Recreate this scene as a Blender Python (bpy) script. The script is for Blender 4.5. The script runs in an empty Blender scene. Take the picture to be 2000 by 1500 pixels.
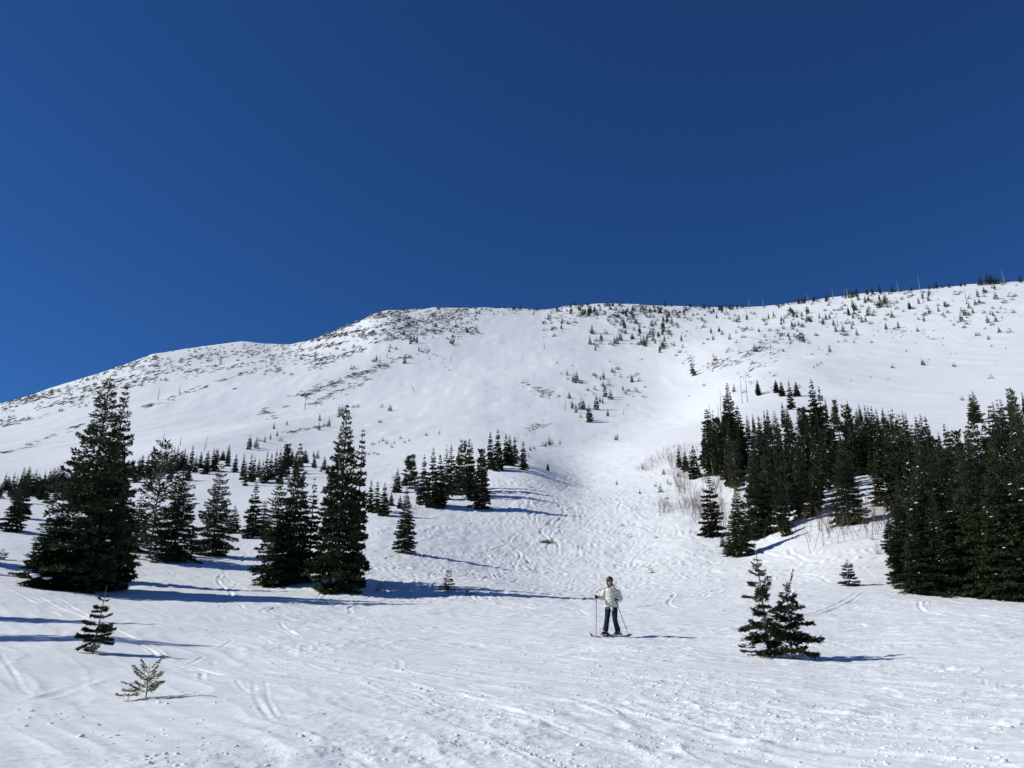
import bpy, bmesh, math, random
import numpy as np
from mathutils import Vector, Matrix

# ------------------------------------------------------------------ camera, sky, sun, exposure
scene = bpy.context.scene
C = scene.collection
PITCH = math.radians(17.0)
cam_data = bpy.data.cameras.new("camera")
cam_data.sensor_width = 36.0
cam_data.lens = 36.0 * 1570.0 / 2000.0
cam_data.clip_start = 0.1
cam_data.clip_end = 20000.0
cam = bpy.data.objects.new("camera", cam_data)
C.objects.link(cam)
cam.location = (0, 0, 0)                      # eye height; the snow lies 1.6 m below
cam.rotation_euler = (math.radians(90) + PITCH, 0, 0)
scene.camera = cam

SUN_AZ = math.radians(-91.0)                  # clockwise from the view direction (+Y)
SUN_EL = math.radians(34.5)
world = bpy.data.worlds.new("World")
scene.world = world
world.use_nodes = True
wn = world.node_tree
bg = wn.nodes["Background"]
sky = wn.nodes.new("ShaderNodeTexSky")
sky.sky_type = 'NISHITA'
sky.sun_disc = False
sky.sun_elevation = SUN_EL
sky.sun_rotation = SUN_AZ
sky.altitude = 3000
sky.air_density = 1.0
sky.dust_density = 0.0
sky.ozone_density = 4.0
tint = wn.nodes.new("ShaderNodeMix"); tint.data_type = 'RGBA'; tint.blend_type = 'MULTIPLY'
tint.inputs[0].default_value = 1.0
tint.inputs[7].default_value = (.265, .575, .94, 1)          # thin, dry high-altitude air: a deeper blue all round
wn.links.new(sky.outputs[0], tint.inputs[6])
wn.links.new(tint.outputs[2], bg.inputs[0])
bg.inputs[1].default_value = 0.088

sl = bpy.data.lights.new("sun", 'SUN')
sl.energy = 4.05
sl.angle = math.radians(0.53)
sl.color = (1.0, 0.99, 0.905)
sun = bpy.data.objects.new("sun", sl)
C.objects.link(sun)
sdir = Vector((math.sin(SUN_AZ) * math.cos(SUN_EL), math.cos(SUN_AZ) * math.cos(SUN_EL), math.sin(SUN_EL)))
sun.rotation_euler = sdir.to_track_quat('Z', 'Y').to_euler()

scene.view_settings.view_transform = 'Standard'
scene.view_settings.look = 'None'
scene.view_settings.exposure = 0.0
scene.view_settings.gamma = 1.0
scene.view_settings.use_curve_mapping = False
scene.render.engine = 'CYCLES'
scene.cycles.max_bounces = 6
scene.cycles.diffuse_bounces = 3
scene.cycles.glossy_bounces = 2
scene.cycles.use_denoising = True

# ------------------------------------------------------------------ numpy noise
def hash2(ix, iy, seed):
    h = (ix.astype(np.int64) * 374761393 + iy.astype(np.int64) * 668265263 + seed * 1274126177) & 0xFFFFFFFF
    h = ((h ^ (h >> 13)) * 1274126177) & 0xFFFFFFFF
    h = h ^ (h >> 16)
    return (h & 0xFFFFFF).astype(np.float32) / 8388608.0 - 1.0

def vnoise(x, y, seed=0):
    ix = np.floor(x); iy = np.floor(y)
    fx = (x - ix).astype(np.float32); fy = (y - iy).astype(np.float32)
    ix = ix.astype(np.int64); iy = iy.astype(np.int64)
    u = fx * fx * fx * (fx * (fx * 6 - 15) + 10); v = fy * fy * fy * (fy * (fy * 6 - 15) + 10)
    a = hash2(ix, iy, seed); b = hash2(ix + 1, iy, seed)
    c = hash2(ix, iy + 1, seed); d = hash2(ix + 1, iy + 1, seed)
    return (a * (1 - u) + b * u) * (1 - v) + (c * (1 - u) + d * u) * v

def fbm(x, y, seed=0, oct=4, gain=0.5):
    s = 0; a = 1.0; t = 0
    for k in range(oct):
        cs, sn = math.cos(0.6 * k + 0.3), math.sin(0.6 * k + 0.3)
        s = s + a * vnoise((x * cs - y * sn) * 2 ** k + 17.3 * k, (x * sn + y * cs) * 2 ** k - 9.1 * k, seed + k)
        t += a; a *= gain
    return s / t

def smooth(a, b, x):
    t = np.clip((x - a) / (b - a), 0, 1)
    return t * t * (3 - 2 * t)

# ------------------------------------------------------------------ photo geometry
FPX = 1570.0
CP, SP = math.cos(PITCH), math.sin(PITCH)
def ray(px, py):
    """photo pixel (2000x1500) -> azimuth (rad, clockwise from +Y), tan(elevation)"""
    px = np.asarray(px, float); py = np.asarray(py, float)
    rx = px - 1000.0; up = 750.0 - py
    hy = FPX * CP - up * SP
    hz = FPX * SP + up * CP
    return np.arctan2(rx, hy), hz / np.hypot(rx, hy)
def project(x, y, z):
    f = y * CP + z * SP
    u = -y * SP + z * CP
    return 1000 + FPX * x / f, 750 - FPX * u / f

EYE = 1.6
ctrl = """
-250: 1500 7.8, 1400 11, 1300 17, 1235 27, 1180 38, 1120 54, 1050 80, 985 118, 940 165, 905 240, 880 330, 860 500, 845 640
0: 1500 7.6, 1400 11, 1300 17, 1245 25, 1195 34, 1150 43, 1120 52, 1045 80, 985 118, 950 150, 922 190, 900 260, 850 400, 815 560
200: 1500 7.4, 1400 10.8, 1340 14, 1275 19.5, 1235 26, 1190 36, 1152 48, 1095 66, 1050 84, 985 120, 945 150, 915 195, 880 270, 820 420, 760 590
350: 1500 7.3, 1340 13.5, 1250 24, 1200 34, 1158 48, 1120 60, 1090 70, 1040 92, 960 132, 920 165, 890 220, 830 360, 760 520, 710 660
540: 1500 7.2, 1340 13.3, 1245 25, 1190 38, 1160 48, 1137 57, 1100 70, 1050 88, 960 130, 915 170, 885 230, 820 370, 750 520, 700 640
650: 1500 7.2, 1340 13.2, 1243 25, 1195 38, 1155 50, 1125 58, 1085 72, 1010 100, 950 135, 910 175, 885 230, 800 390, 720 560, 665 680
790: 1500 7.2, 1340 13.2, 1243 25, 1195 38, 1160 50, 1120 60, 1085 73, 1010 98, 960 125, 915 165, 880 220, 800 370, 700 560, 640 700
940: 1500 7.2, 1340 13.2, 1243 25, 1195 38, 1160 50, 1138 57, 1110 71, 1050 90, 991 108, 945 130, 905 155, 880 195, 860 240, 780 380, 690 560, 640 700
1035: 1500 7.2, 1340 13.2, 1243 25, 1195 38, 1164 50, 1130 68, 1070 88, 996 108, 950 128, 917 147, 900 165, 880 205, 850 265, 770 400, 690 560, 640 700
1130: 1500 7.2, 1340 13.2, 1243 25, 1195 38, 1168 50, 1133 68, 1075 88, 1000 112, 960 138, 930 165, 895 205, 855 270, 770 410, 680 590, 630 740
1240: 1500 7.3, 1340 13.3, 1243 25, 1195 38, 1165 50, 1125 68, 1070 88, 1010 105, 960 130, 915 160, 870 205, 830 270, 760 400, 680 590, 630 740
1350: 1500 7.4, 1340 13.5, 1247 24.5, 1195 38, 1160 50, 1110 68, 1070 80, 1020 96, 960 118, 900 148, 850 195, 800 270, 740 400, 670 590, 630 730
1450: 1500 7.4, 1340 13.5, 1250 24, 1195 37, 1155 49, 1110 64, 1082 75, 1040 88, 980 103, 900 130, 840 180, 780 270, 720 400, 660 570, 620 700
1560: 1500 7.5, 1340 13.6, 1255 24, 1195 37, 1150 48, 1110 61, 1048 75, 1000 88, 940 108, 880 138, 820 195, 770 280, 710 400, 650 550, 610 660
1660: 1500 7.5, 1340 13.8, 1262 24, 1200 36, 1150 47, 1110 57, 1060 68, 1005 82, 940 104, 870 140, 810 205, 760 290, 700 410, 640 540, 600 640
1800: 1500 7.5, 1400 10.8, 1300 17, 1240 27, 1195 36, 1170 43, 1130 52, 1080 62, 1000 80, 920 106, 850 150, 800 210, 750 300, 680 430, 620 560, 590 630
2000: 1500 7.6, 1400 11, 1300 17.5, 1240 27, 1207 33, 1189 38, 1168 46, 1120 55, 1040 68, 960 88, 880 118, 820 165, 770 230, 720 310, 650 440, 600 540
2250: 1500 7.8, 1400 11.2, 1300 18, 1240 27, 1212 34, 1195 40, 1165 48, 1090 58, 1000 72, 920 92, 840 128, 780 180, 730 250, 680 340, 620 470, 580 560
"""
cp = []
for line in ctrl.strip().splitlines():
    xs, rest = line.split(":")
    for it in rest.split(","):
        yy, rr = it.split()
        az, te = ray(float(xs), float(yy))
        rr = float(rr)
        cp.append((float(az), math.log(rr), (float(te) * rr + EYE) / rr))
for a in np.linspace(-0.75, 0.75, 9):
    cp.append((a, math.log(2.0), 0.07)); cp.append((a, math.log(4.0), 0.072))
cp = np.array(cp)
KA, KR = 2.6, 1.0     # relative axis scaling for the spline
P = np.stack([cp[:, 0] * KA, cp[:, 1] * KR], 1)
def phi(d2):
    return 0.5 * d2 * np.log(d2 + 1e-12)
n = len(P)
D2 = ((P[:, None, :] - P[None, :, :]) ** 2).sum(2)
A = np.zeros((n + 3, n + 3)); A[:n, :n] = phi(D2) + np.eye(n) * 4e-4
A[:n, n] = 1; A[:n, n + 1:] = P; A[n, :n] = 1; A[n + 1:, :n] = P.T
W = np.linalg.solve(A, np.concatenate([cp[:, 2], np.zeros(3)]))

# skyline of the photograph: pixel x, pixel y, distance of the crest
SKY = np.array([(-300, 870, 620), (-120, 825, 640), (0, 788, 660), (60, 771, 670), (100, 757, 680), (200, 727, 700), (300, 691, 740), (400, 675, 800), (470, 666, 850),
 (530, 671, 840), (570, 673, 800), (600, 666, 790), (650, 647, 790), (700, 629, 790), (730, 613, 790), (760, 605, 800), (850, 601, 830), (950, 600, 860),
 (1060, 604, 880), (1130, 594, 900), (1200, 592, 900), (1300, 596, 900), (1400, 600, 880), (1500, 597, 840), (1600, 584, 790), (1700, 571, 740),
 (1800, 563, 710), (1900, 554, 690), (2000, 548, 680), (2150, 541, 670), (2350, 535, 660)], float)
sk_az, sk_te = ray(SKY[:, 0], SKY[:, 1])
sk_r = SKY[:, 2]

# coarse table of the ground: azimuth x ln r
NA, NR = 361, 500
TA = np.linspace(-0.72, 0.72, NA)
TR = np.exp(np.linspace(math.log(2.0), math.log(1150), NR))
def spline_T(az, lr):
    az = np.asarray(az).ravel(); lr = np.asarray(lr).ravel()
    out = np.empty(len(az))
    for s in range(0, len(az), 20000):
        q = np.stack([az[s:s + 20000] * KA, lr[s:s + 20000] * KR], 1)
        d = ((q[:, None, :] - P[None, :, :]) ** 2).sum(2)
        out[s:s + 20000] = phi(d) @ W[:n] + W[n] + q @ W[n + 1:]
    return out
GA, GR = np.meshgrid(TA, TR, indexing='ij')
Tt = spline_T(GA, np.log(GR)).reshape(GA.shape)
# the far slopes are broad and even: blur the spline there
def blur(M, n_, ax):
    k = np.hanning(2 * n_ + 3)[1:-1]; k /= k.sum()
    pw = [(0, 0), (0, 0)]; pw[ax] = (n_, n_)
    Mp = np.pad(M, pw, mode='edge')
    return np.apply_along_axis(lambda v: np.convolve(v, k, 'valid'), ax, Mp)
Tb = blur(blur(Tt, 26, 0), 14, 1)
wb = smooth(190, 300, GR)
Tt = Tt * (1 - wb) + Tb * wb
# bring the crest to the photographed skyline, and let the ground roll over behind it
te = Tt - EYE / GR
cr = np.interp(TA, sk_az, sk_r)[:, None]
want = np.interp(TA, sk_az, sk_te)[:, None]
base_r = 0.62 * cr
def row(M, rq):
    return np.array([np.interp(math.log(rq[i]), LTR, M[i]) for i in range(NA)])
LTR = np.log(TR)
te_b = row(te, base_r[:, 0])[:, None]
u = np.clip((GR - base_r) / (cr - base_r), 0, 1)
slope0 = (te_b - row(te, base_r[:, 0] * 0.93)[:, None]) / (-math.log(0.93))
lu = np.log(GR / base_r) / np.log(cr / base_r); lu = np.clip(lu, 0, 1)
m0 = slope0 * np.log(cr / base_r)
h00 = 2 * lu ** 3 - 3 * lu ** 2 + 1; h10 = lu ** 3 - 2 * lu ** 2 + lu; h01 = -2 * lu ** 3 + 3 * lu ** 2; h11 = lu ** 3 - lu ** 2
te_up = h00 * te_b + h10 * m0 + h01 * want + h11 * (want - te_b) * 0.35
te = np.where(GR > base_r, te_up, te)
zc = want * cr
over = np.clip(GR - cr, 0, None)
zt = te * GR
zt = np.where(GR > cr, zc + 0.06 * over - 0.0011 * over ** 2, zt)
zt = np.where(GR > cr + 120, zc + 7.2 - 15.84 - 0.20 * (over - 120), zt)
Z0 = zt.copy()
def table(Z, az, r):
    """bilinear lookup, az/r arrays"""
    ia = np.clip((np.asarray(az) - TA[0]) / (TA[1] - TA[0]), 0, NA - 1.001)
    ir = np.clip((np.log(np.maximum(r, 0.5)) - LTR[0]) / (LTR[1] - LTR[0]), 0, NR - 1.001)
    a0 = ia.astype(int); r0 = ir.astype(int); fa = ia - a0; fr = ir - r0
    return (Z[a0, r0] * (1 - fa) * (1 - fr) + Z[a0 + 1, r0] * fa * (1 - fr) + Z[a0, r0 + 1] * (1 - fa) * fr + Z[a0 + 1, r0 + 1] * fa * fr)

def pix_to_r_table(Z, px, py):
    az, t = ray(px, py)
    col = table(Z, np.full(NR, az), TR) / TR
    k = np.argmax(col >= t)
    if col[k] < t: return float(az), float(np.interp(az, sk_az, sk_r)) * 0.98
    if k == 0: return float(az), TR[0]
    f = (t - col[k - 1]) / (col[k] - col[k - 1] + 1e-12)
    return float(az), float(TR[k - 1] + f * (TR[k] - TR[k - 1]))

# spurs and gullies of the mountain: pixel polylines, height (m), half-widths left/right (m)
GX0 = GR * np.sin(GA); GY0 = GR * np.cos(GA)
RIDGES = [
 ([(870, 655), (787, 697), (700, 728), (640, 750), (600, 765), (532, 797)], 6, 45, 60),
 ([(560, 700), (500, 722), (430, 742), (350, 775)], 5, 45, 60),
 ([(300, 905), (420, 870), (520, 842), (640, 815), (700, 800)], 3.0, 18, 30),
 ([(1070, 655), (1110, 720), (1040, 752), (1010, 770)], 3, 30, 30),
 ([(1500, 640), (1440, 680), (1370, 712), (1340, 740)], 6, 40, 40),
 ([(1390, 800), (1450, 768), (1520, 735), (1600, 700)], 3, 25, 35),
 ([(600, 668), (690, 650), (760, 640), (830, 655)], 4, 25, 25),
]
GULL = [
 ([(1300, 690), (1310, 740), (1290, 800), (1270, 850), (1190, 890)], -6, 30, 30),
]
def seg_dist(X, Y, pts):
    best = np.full(X.shape, 1e9); side = np.zeros(X.shape)
    lens = [math.hypot(b[0] - a[0], b[1] - a[1]) for a, b in zip(pts[:-1], pts[1:])]; tot = sum(lens); run = 0; par = np.zeros(X.shape); si = 0
    for (x0, y0), (x1, y1) in zip(pts[:-1], pts[1:]):
        dx, dy = x1 - x0, y1 - y0; L2 = dx * dx + dy * dy + 1e-9
        t = np.clip(((X - x0) * dx + (Y - y0) * dy) / L2, 0, 1)
        d = np.hypot(X - x0 - t * dx, Y - y0 - t * dy)
        sd = np.sign((X - x0) * dy - (Y - y0) * dx)
        m = d < best
        best = np.where(m, d, best); side = np.where(m, sd, side); par = np.where(m, run + t * lens[si], par)
        run += lens[si]; si += 1
    ends = smooth(0, .3, par / tot) * smooth(1, .7, par / tot)
    return best, side, ends
add = np.zeros(GR.shape)
for pts, hgt, wl, wr in RIDGES + GULL:
    wp = []
    for p_ in pts:
        a_, r_ = pix_to_r_table(Z0, *p_)
        wp.append((r_ * math.sin(a_), r_ * math.cos(a_)))
    d, sd, ends = seg_dist(GX0, GY0, wp)
    w = np.where(sd > 0, wr, wl)
    if hgt > 0:
        g = np.exp(-(np.sqrt((d / w) ** 2 + .04) - .2) ** 1.35)
    else:
        g = np.exp(-(d / w) ** 2)
    add += hgt * g * ends
# broad undulation of the mountain
big = smooth(150, 330, GR)
add += big * (0.9 * fbm(GX0 / 110, GY0 / 160, 12, 3) + 0.4 * fbm(GX0 / 30, GY0 / 55, 9, 3))
fade = 1 - smooth(0.86, 1.0, GR / cr)           # keep the crest where it is
keep = np.where(GR < cr, fade, 0.0)
keep = keep * smooth(60, 200, GR) 
ZT = Z0 + add * keep
crn = 1.2 * fbm(GX0 / 18, GY0 / 400, 31, 3) * np.exp(-((GR - cr) / 60) ** 2)
ZT = ZT + crn
def pix(px, py):
    return pix_to_r_table(ZT, px, py)

# ------------------------------------------------------------------ fine ground: one function for every vertex
def behind_blend(az, r, z):
    """beyond the picture's sides the slope keeps its height, behind the camera it falls gently away"""
    w = smooth(0.9, 2.1, np.abs(az))
    zb = -EYE - 0.075 * r + 0.004 * r * np.sin(az * 3)
    return z * (1 - w) + zb * w

def base_height(az, r):
    azc = np.clip(az, TA[0], TA[-1])
    z = table(ZT, azc, r)
    rr = np.maximum(r, 1e-3)
    near = r < 2.0
    Tn = (table(ZT, azc, np.full_like(r, 2.0)) + EYE) / 2.0
    z = np.where(near, -EYE + Tn * rr, z)
    far = r > TR[-1]
    z = np.where(far, table(ZT, azc, np.full_like(r, TR[-1])) - 0.2 * (r - TR[-1]), z)
    return behind_blend(az, r, z)

# vertices
d1 = np.linspace(-0.70, 0.70, 781)
out = np.concatenate([np.linspace(0.70, math.pi * 2 - 0.70, 66)[1:-1]])
AZ = np.concatenate([d1, out]); AZ = np.where(AZ > math.pi, AZ - 2 * math.pi, AZ)
RS = np.concatenate([
    np.array([0.25, 0.5, 0.8, 1.1, 1.5, 1.9, 2.4, 2.9, 3.4, 4.0, 4.6, 5.2, 5.7]),
    np.geomspace(6.0, 44, 520), np.geomspace(44, 200, 265)[1:], np.geomspace(200, 960, 190)[1:], np.geomspace(960, 5000, 16)[1:]])
nA, nR = len(AZ), len(RS)
MA, MR = np.meshgrid(AZ, RS, indexing='ij')
X = MR * np.sin(MA); Y = MR * np.cos(MA)
Z = base_height(MA, MR)
infr = np.abs(MA) < 0.72
PXg, PYg = project(X, Y, Z); PXg = np.where(infr, PXg, 0); PYg = np.where(infr, PYg, 0)
res = 0.0018 * MR                      # ground size of one azimuth step

def att(wl):                           # how much of a wavelength the mesh can carry
    return smooth(1.6, 3.5, wl / np.maximum(res, 0.012))

# medium undulations
Z += 0.10 * fbm(X / 4.5, Y / 6.5, 41, 3) * smooth(8, 20, MR) * (1 - smooth(150, 300, MR))
Z += 0.5 * fbm(X / 16, Y / 20, 42, 2) * smooth(26, 60, MR) * (1 - smooth(200, 400, MR)) * 0.5
# a small mound lip in front of the left trees and roll of the bank
# wind-worked streaks running across the slope, slightly down to the right
ang = math.radians(-57)
U = X * math.cos(ang) + Y * math.sin(ang); V = -X * math.sin(ang) + Y * math.cos(ang)
wx = 0.8 * vnoise(X / 3.3, Y / 3.3, 77)
st = fbm(U / 4.2 + wx, V / 0.55 + wx, 51, 3)
Z += 0.030 * np.clip(np.abs(st) * -1 + 0.25, -0.3, 1) * att(0.6) * (1 - smooth(60, 110, MR))
st2 = vnoise(U / 1.6, V / 0.20 + 2 * wx, 52)
calm = smooth(430, 620, PXg + 0.35 * (PYg - 1180)) # left foreground is smoother
calm = np.where(infr, np.clip(calm + smooth(1420, 1500, PYg) * 0.6, 0.0, 1), 0.6)
right_calm = 1 - 0.75 * smooth(1480, 1640, PXg) * smooth(1185, 1130, PYg) * smooth(1040, 1075, PYg)
calm = calm * right_calm
patch = smooth(-0.25, 0.35, fbm(X / 3.1, Y / 2.0, 61, 3))
patch2 = smooth(-0.05, 0.35, fbm(U / 6.0, V / 1.1 + wx, 62, 3))
chop = (0.10 + 0.90 * calm) * (0.45 + 0.55 * patch) * (.62 + .23 * smooth(9, 22, MR) + .15 * smooth(30, 60, MR))
Z += 0.018 * st2 * chop * att(0.35) * (1 - smooth(70, 120, MR))
lump = fbm(X / 0.19, Y / 0.21, 71, 3, 0.66)
Z += 0.055 * chop * (0.3 + 0.7 * patch2) * np.clip(lump - 0.05, 0, 1) ** 1.1 * att(0.16) * (1 - smooth(90, 140, MR))
lum2 = fbm(X / 0.6, Y / 0.7, 73, 3, 0.65)
Z += 0.070 * chop * np.clip(lum2 - 0.12, 0, 1) * att(0.4) * (1 - smooth(120, 170, MR))
lum3 = vnoise(X / 0.095, Y / 0.095, 75)
Z += 0.026 * chop * (0.4 + 0.6 * patch2) * np.clip(lum3, 0, 1) * att(0.085)
lum4 = fbm(X / 0.42, Y / 0.5, 79, 2, 0.6)
Z += 0.035 * chop * lum4 * smooth(16, 26, MR) * (1 - smooth(70, 110, MR))
rid = 1 - np.abs(fbm(X / 0.75, Y / 0.55, 85, 3, 0.6)) * 2.2
Z += 0.016 * chop * np.clip(rid, 0, 1) ** 3 * att(0.3) * (1 - smooth(60, 110, MR))
rid2 = 1 - np.abs(fbm(U / 4.0 + wx, V / 0.8 + wx, 87, 3, 0.55)) * 2.6
Z += 0.030 * (.3 + .7 * chop) * np.clip(rid2, 0, 1) ** 2.5 * att(0.5) * (1 - smooth(60, 110, MR))
CHOP = chop * (1 - smooth(100, 230, MR))
# broader skied-out bumps further up the gully
gul = smooth(60, 85, MR) * (1 - smooth(210, 260, MR)) * np.where(infr, 1, 0) * smooth(640, 800, PXg) * (1 - smooth(1230, 1300, PXg) * smooth(1010, 960, PYg))
Z += gul * (0.10 * fbm(X / 1.9, Y / 2.6, 81, 3, 0.6) + 0.09 * np.clip(fbm(X / 0.9, Y / 1.4, 83, 2), 0, 1))
# sastrugi on the mountain
mt = smooth(190, 300, MR) * (1 - smooth(900, 960, MR))
Z += mt * (0.26 * fbm(X / 11, Y / 26, 91, 4, 0.6) + 0.25 * np.clip(vnoise(X / 5.5, Y / 14, 94), 0, 1))

# ski tracks -------------------------------------------------------
rng = np.random.default_rng(7)
def gp(px, py):
    a, r = pix(px, py)
    return (r * math.sin(a), r * math.cos(a))
def carve(pts, w, d, lip=0.6):
    """groove with raised lips along a polyline of ground points"""
    pts = np.array(pts)
    seg = np.hypot(*np.diff(pts, axis=0).T); L = seg.sum()
    if L < 0.2: return
    s = np.concatenate([[0], np.cumsum(seg)])
    q = np.arange(0, L, max(w * 0.7, 0.05))
    # smooth the corners
    xs = np.interp(q, s, pts[:, 0]); ys = np.interp(q, s, pts[:, 1])
    k = max(3, int(0.12 * L / max(w * 0.7, 0.05))) | 1
    k = min(k, 41)
    if len(xs) > k * 2:
        ker = np.hanning(k + 2)[1:-1]; ker /= ker.sum()
        xs = np.convolve(np.pad(xs, k // 2, mode='edge'), ker, 'valid'); ys = np.convolve(np.pad(ys, k // 2, mode='edge'), ker, 'valid')
    R_ = np.hypot(xs, ys); A_ = np.arctan2(xs, ys)
    step = 12; qn = np.linspace(0, 1, len(xs)); tap = np.clip(np.minimum(qn, 1 - qn) / .22, 0, 1) ** .8 * (.8 + .35 * np.sin(qn * L * 1.7 + d * 90))
    for i in range(0, len(xs), step):
        sl_ = slice(i, min(i + step + 1, len(xs)))
        r0, r1 = R_[sl_].min() - 3 * w, R_[sl_].max() + 3 * w
        m = 3 * w / max(r0, 1)
        a0, a1 = A_[sl_].min() - m, A_[sl_].max() + m
        if a1 < -0.69 or a0 > 0.69: continue
        i0, i1 = np.searchsorted(d1, a0), np.searchsorted(d1, a1)
        j0, j1 = np.searchsorted(RS, r0), np.searchsorted(RS, r1)
        if i1 <= i0 or j1 <= j0: continue
        bx = X[i0:i1, j0:j1]; by = Y[i0:i1, j0:j1]
        D = np.hypot(bx[..., None] - xs[sl_], by[..., None] - ys[sl_]); am = np.argmin(D, axis=2)
        dd = np.take_along_axis(D, am[..., None], 2)[..., 0]
        m_ = dd < BUF[i0:i1, j0:j1]
        BUF[i0:i1, j0:j1][m_] = dd[m_]; TAP[i0:i1, j0:j1][m_] = tap[sl_][am[m_]]
        TOUCH.append((i0, i1, j0, j1))
    if not TOUCH: return
    i0 = min(t[0] for t in TOUCH); i1 = max(t[1] for t in TOUCH); j0 = min(t[2] for t in TOUCH); j1 = max(t[3] for t in TOUCH)
    b = BUF[i0:i1, j0:j1]
    Z[i0:i1, j0:j1] += TAP[i0:i1, j0:j1] * np.where(b < 3 * w, -d * np.exp(-(b / w) ** 2 * 1.6) + lip * d * np.exp(-((b - 1.7 * w) / (0.6 * w)) ** 2), 0)
    BUF[i0:i1, j0:j1] = 1e9
    TOUCH.clear()
BUF = np.full(Z.shape, 1e9); TAP = np.zeros(Z.shape); TOUCH = []
TRACKS = [
 ([(0, 1131), (60, 1158), (110, 1185), (165, 1206), (230, 1228)], .10, .10), ([(15, 1130), (70, 1152), (125, 1175), (178, 1206), (245, 1240), (300, 1262)], .10, .11),
 ([(0, 1145), (40, 1165), (80, 1184)], .11, .10), ([(95, 1192), (118, 1205)], .1, .08), ([(210, 1228), (235, 1240)], .1, .08),
 ([(250, 1250), (290, 1266), (318, 1284)], .11, .10), ([(270, 1250), (310, 1268), (325, 1282)], .1, .08),
 ([(313, 1278), (350, 1290), (385, 1300), (440, 1316), (510, 1316)], .13, .12), ([(345, 1285), (400, 1302), (445, 1305)], .09, .07),
 ([(78, 1283), (150, 1302), (215, 1311), (265, 1316), (325, 1321), (400, 1319), (440, 1314)], .06, .06), ([(90, 1292), (155, 1308), (215, 1315), (262, 1317)], .06, .05),
 ([(0, 1273), (12, 1295), (30, 1318), (42, 1345), (62, 1362)], .10, .10), ([(30, 1270), (55, 1272)], .06, .05),
 ([(50, 1375), (110, 1357), (165, 1336), (205, 1318)], .20, .07), ([(165, 1345), (240, 1322), (256, 1318)], .06, .05),
 ([(255, 1298), (300, 1284), (330, 1278)], .05, .07), ([(240, 1303), (290, 1288), (315, 1282)], .05, .06),
 ([(392, 1228), (400, 1240), (430, 1257), (500, 1277)], .08, .07), ([(240, 1105), (280, 1122), (330, 1150)], .10, .10), ([(265, 1105), (300, 1125), (350, 1150)], .12, .10),
 ([(322, 1108), (345, 1125), (365, 1135), (412, 1150)], .12, .12), ([(375, 1115), (395, 1128), (412, 1148)], .09, .08), ([(430, 1105), (450, 1135), (500, 1155)], .14, .11),
 ([(435, 1118), (455, 1106), (470, 1098)], .08, .09), ([(425, 1165), (470, 1180), (485, 1192)], .12, .10), ([(410, 1166), (430, 1178), (432, 1188)], .08, .08),
 ([(530, 1172), (556, 1190), (590, 1203)], .09, .09), ([(545, 1210), (560, 1230), (592, 1250)], .10, .10), ([(500, 1245), (530, 1260)], .08, .07),
 ([(495, 1330), (500, 1365), (515, 1390), (533, 1412)], .09, .09), ([(518, 1330), (524, 1370), (546, 1408)], .07, .08), ([(460, 1325), (475, 1345), (500, 1362)], .08, .07),
 ([(590, 1198), (610, 1190), (650, 1182)], .06, .07), ([(680, 1215), (690, 1205), (725, 1196), (770, 1187), (812, 1184)], .07, .08), ([(716, 1222), (716, 1208), (728, 1200)], .06, .06),
 ([(742, 1225), (733, 1210), (740, 1203), (760, 1198)], .06, .06), ([(770, 1222), (810, 1210), (880, 1205), (930, 1195)], .06, .06),
 ([(560, 1218), (650, 1220), (700, 1228)], .06, .06), ([(555, 1155), (640, 1165), (730, 1182)], .06, .06), ([(890, 1330), (930, 1345), (990, 1362)], .08, .07),
 ([(690, 1322), (750, 1328), (800, 1326)], .05, .05), ([(760, 1355), (800, 1372), (880, 1380), (940, 1390)], .05, .05), ([(1000, 1405), (1070, 1420), (1110, 1435), (1200, 1458), (1260, 1475)], .07, .07),
 ([(1130, 1275), (1210, 1280), (1290, 1288), (1390, 1310)], .07, .06), ([(1000, 1360), (1060, 1378), (1150, 1392), (1260, 1420), (1370, 1440), (1440, 1460)], .06, .05),
 # right-hand traverses
 ([(1225, 1036), (1320, 1040), (1345, 1052), (1390, 1064), (1470, 1070), (1520, 1085), (1600, 1096), (1750, 1096)], .22, .20),
 ([(1540, 1068), (1545, 1080), (1572, 1090), (1620, 1094)], .20, .20), ([(1370, 1078), (1440, 1085), (1520, 1100)], .18, .15), ([(1300, 1080), (1400, 1086), (1500, 1088)], .15, .14),
 ([(1640, 1092), (1700, 1090), (1745, 1089)], .16, .16), ([(1550, 1117), (1600, 1125), (1620, 1136)], .14, .14), ([(1500, 1113), (1560, 1120), (1650, 1128), (1740, 1141)], .12, .12),
 ([(1670, 1103), (1690, 1112), (1700, 1122)], .10, .10), ([(1500, 1148), (1560, 1152), (1650, 1163), (1750, 1172), (1900, 1185), (2000, 1197)], .13, .12),
 ([(1570, 1168), (1650, 1180), (1760, 1192), (1820, 1192), (1900, 1203), (2000, 1215)], .12, .10), ([(1640, 1172), (1700, 1183), (1790, 1190)], .08, .07),
 ([(1795, 1172), (1796, 1186), (1806, 1193), (1850, 1205)], .10, .12), ([(1806, 1172), (1808, 1184)], .07, .10), ([(1500, 1200), (1600, 1210), (1700, 1228), (1800, 1240)], .08, .06),
 ([(1925, 1340), (1922, 1325), (1960, 1318), (2000, 1312)], .06, .06), ([(1950, 1345), (1948, 1335), (1970, 1328), (2000, 1320)], .05, .05),
 ([(1700, 1150), (1800, 1162), (1900, 1178), (2000, 1190)], .09, .08),
]
for pts, w, d in TRACKS:
    near = pts[0][0] < 1130 or pts[0][1] > 1250
    close = max(p_[1] for p_ in pts) > 1262; deep = max(p_[1] for p_ in pts) > 1350
    carve([gp(*p_) for p_ in pts], w * (.42 if close else .6 if near else .8), d * (.13 if deep else .26 if close else .42 if near else .6))
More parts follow.
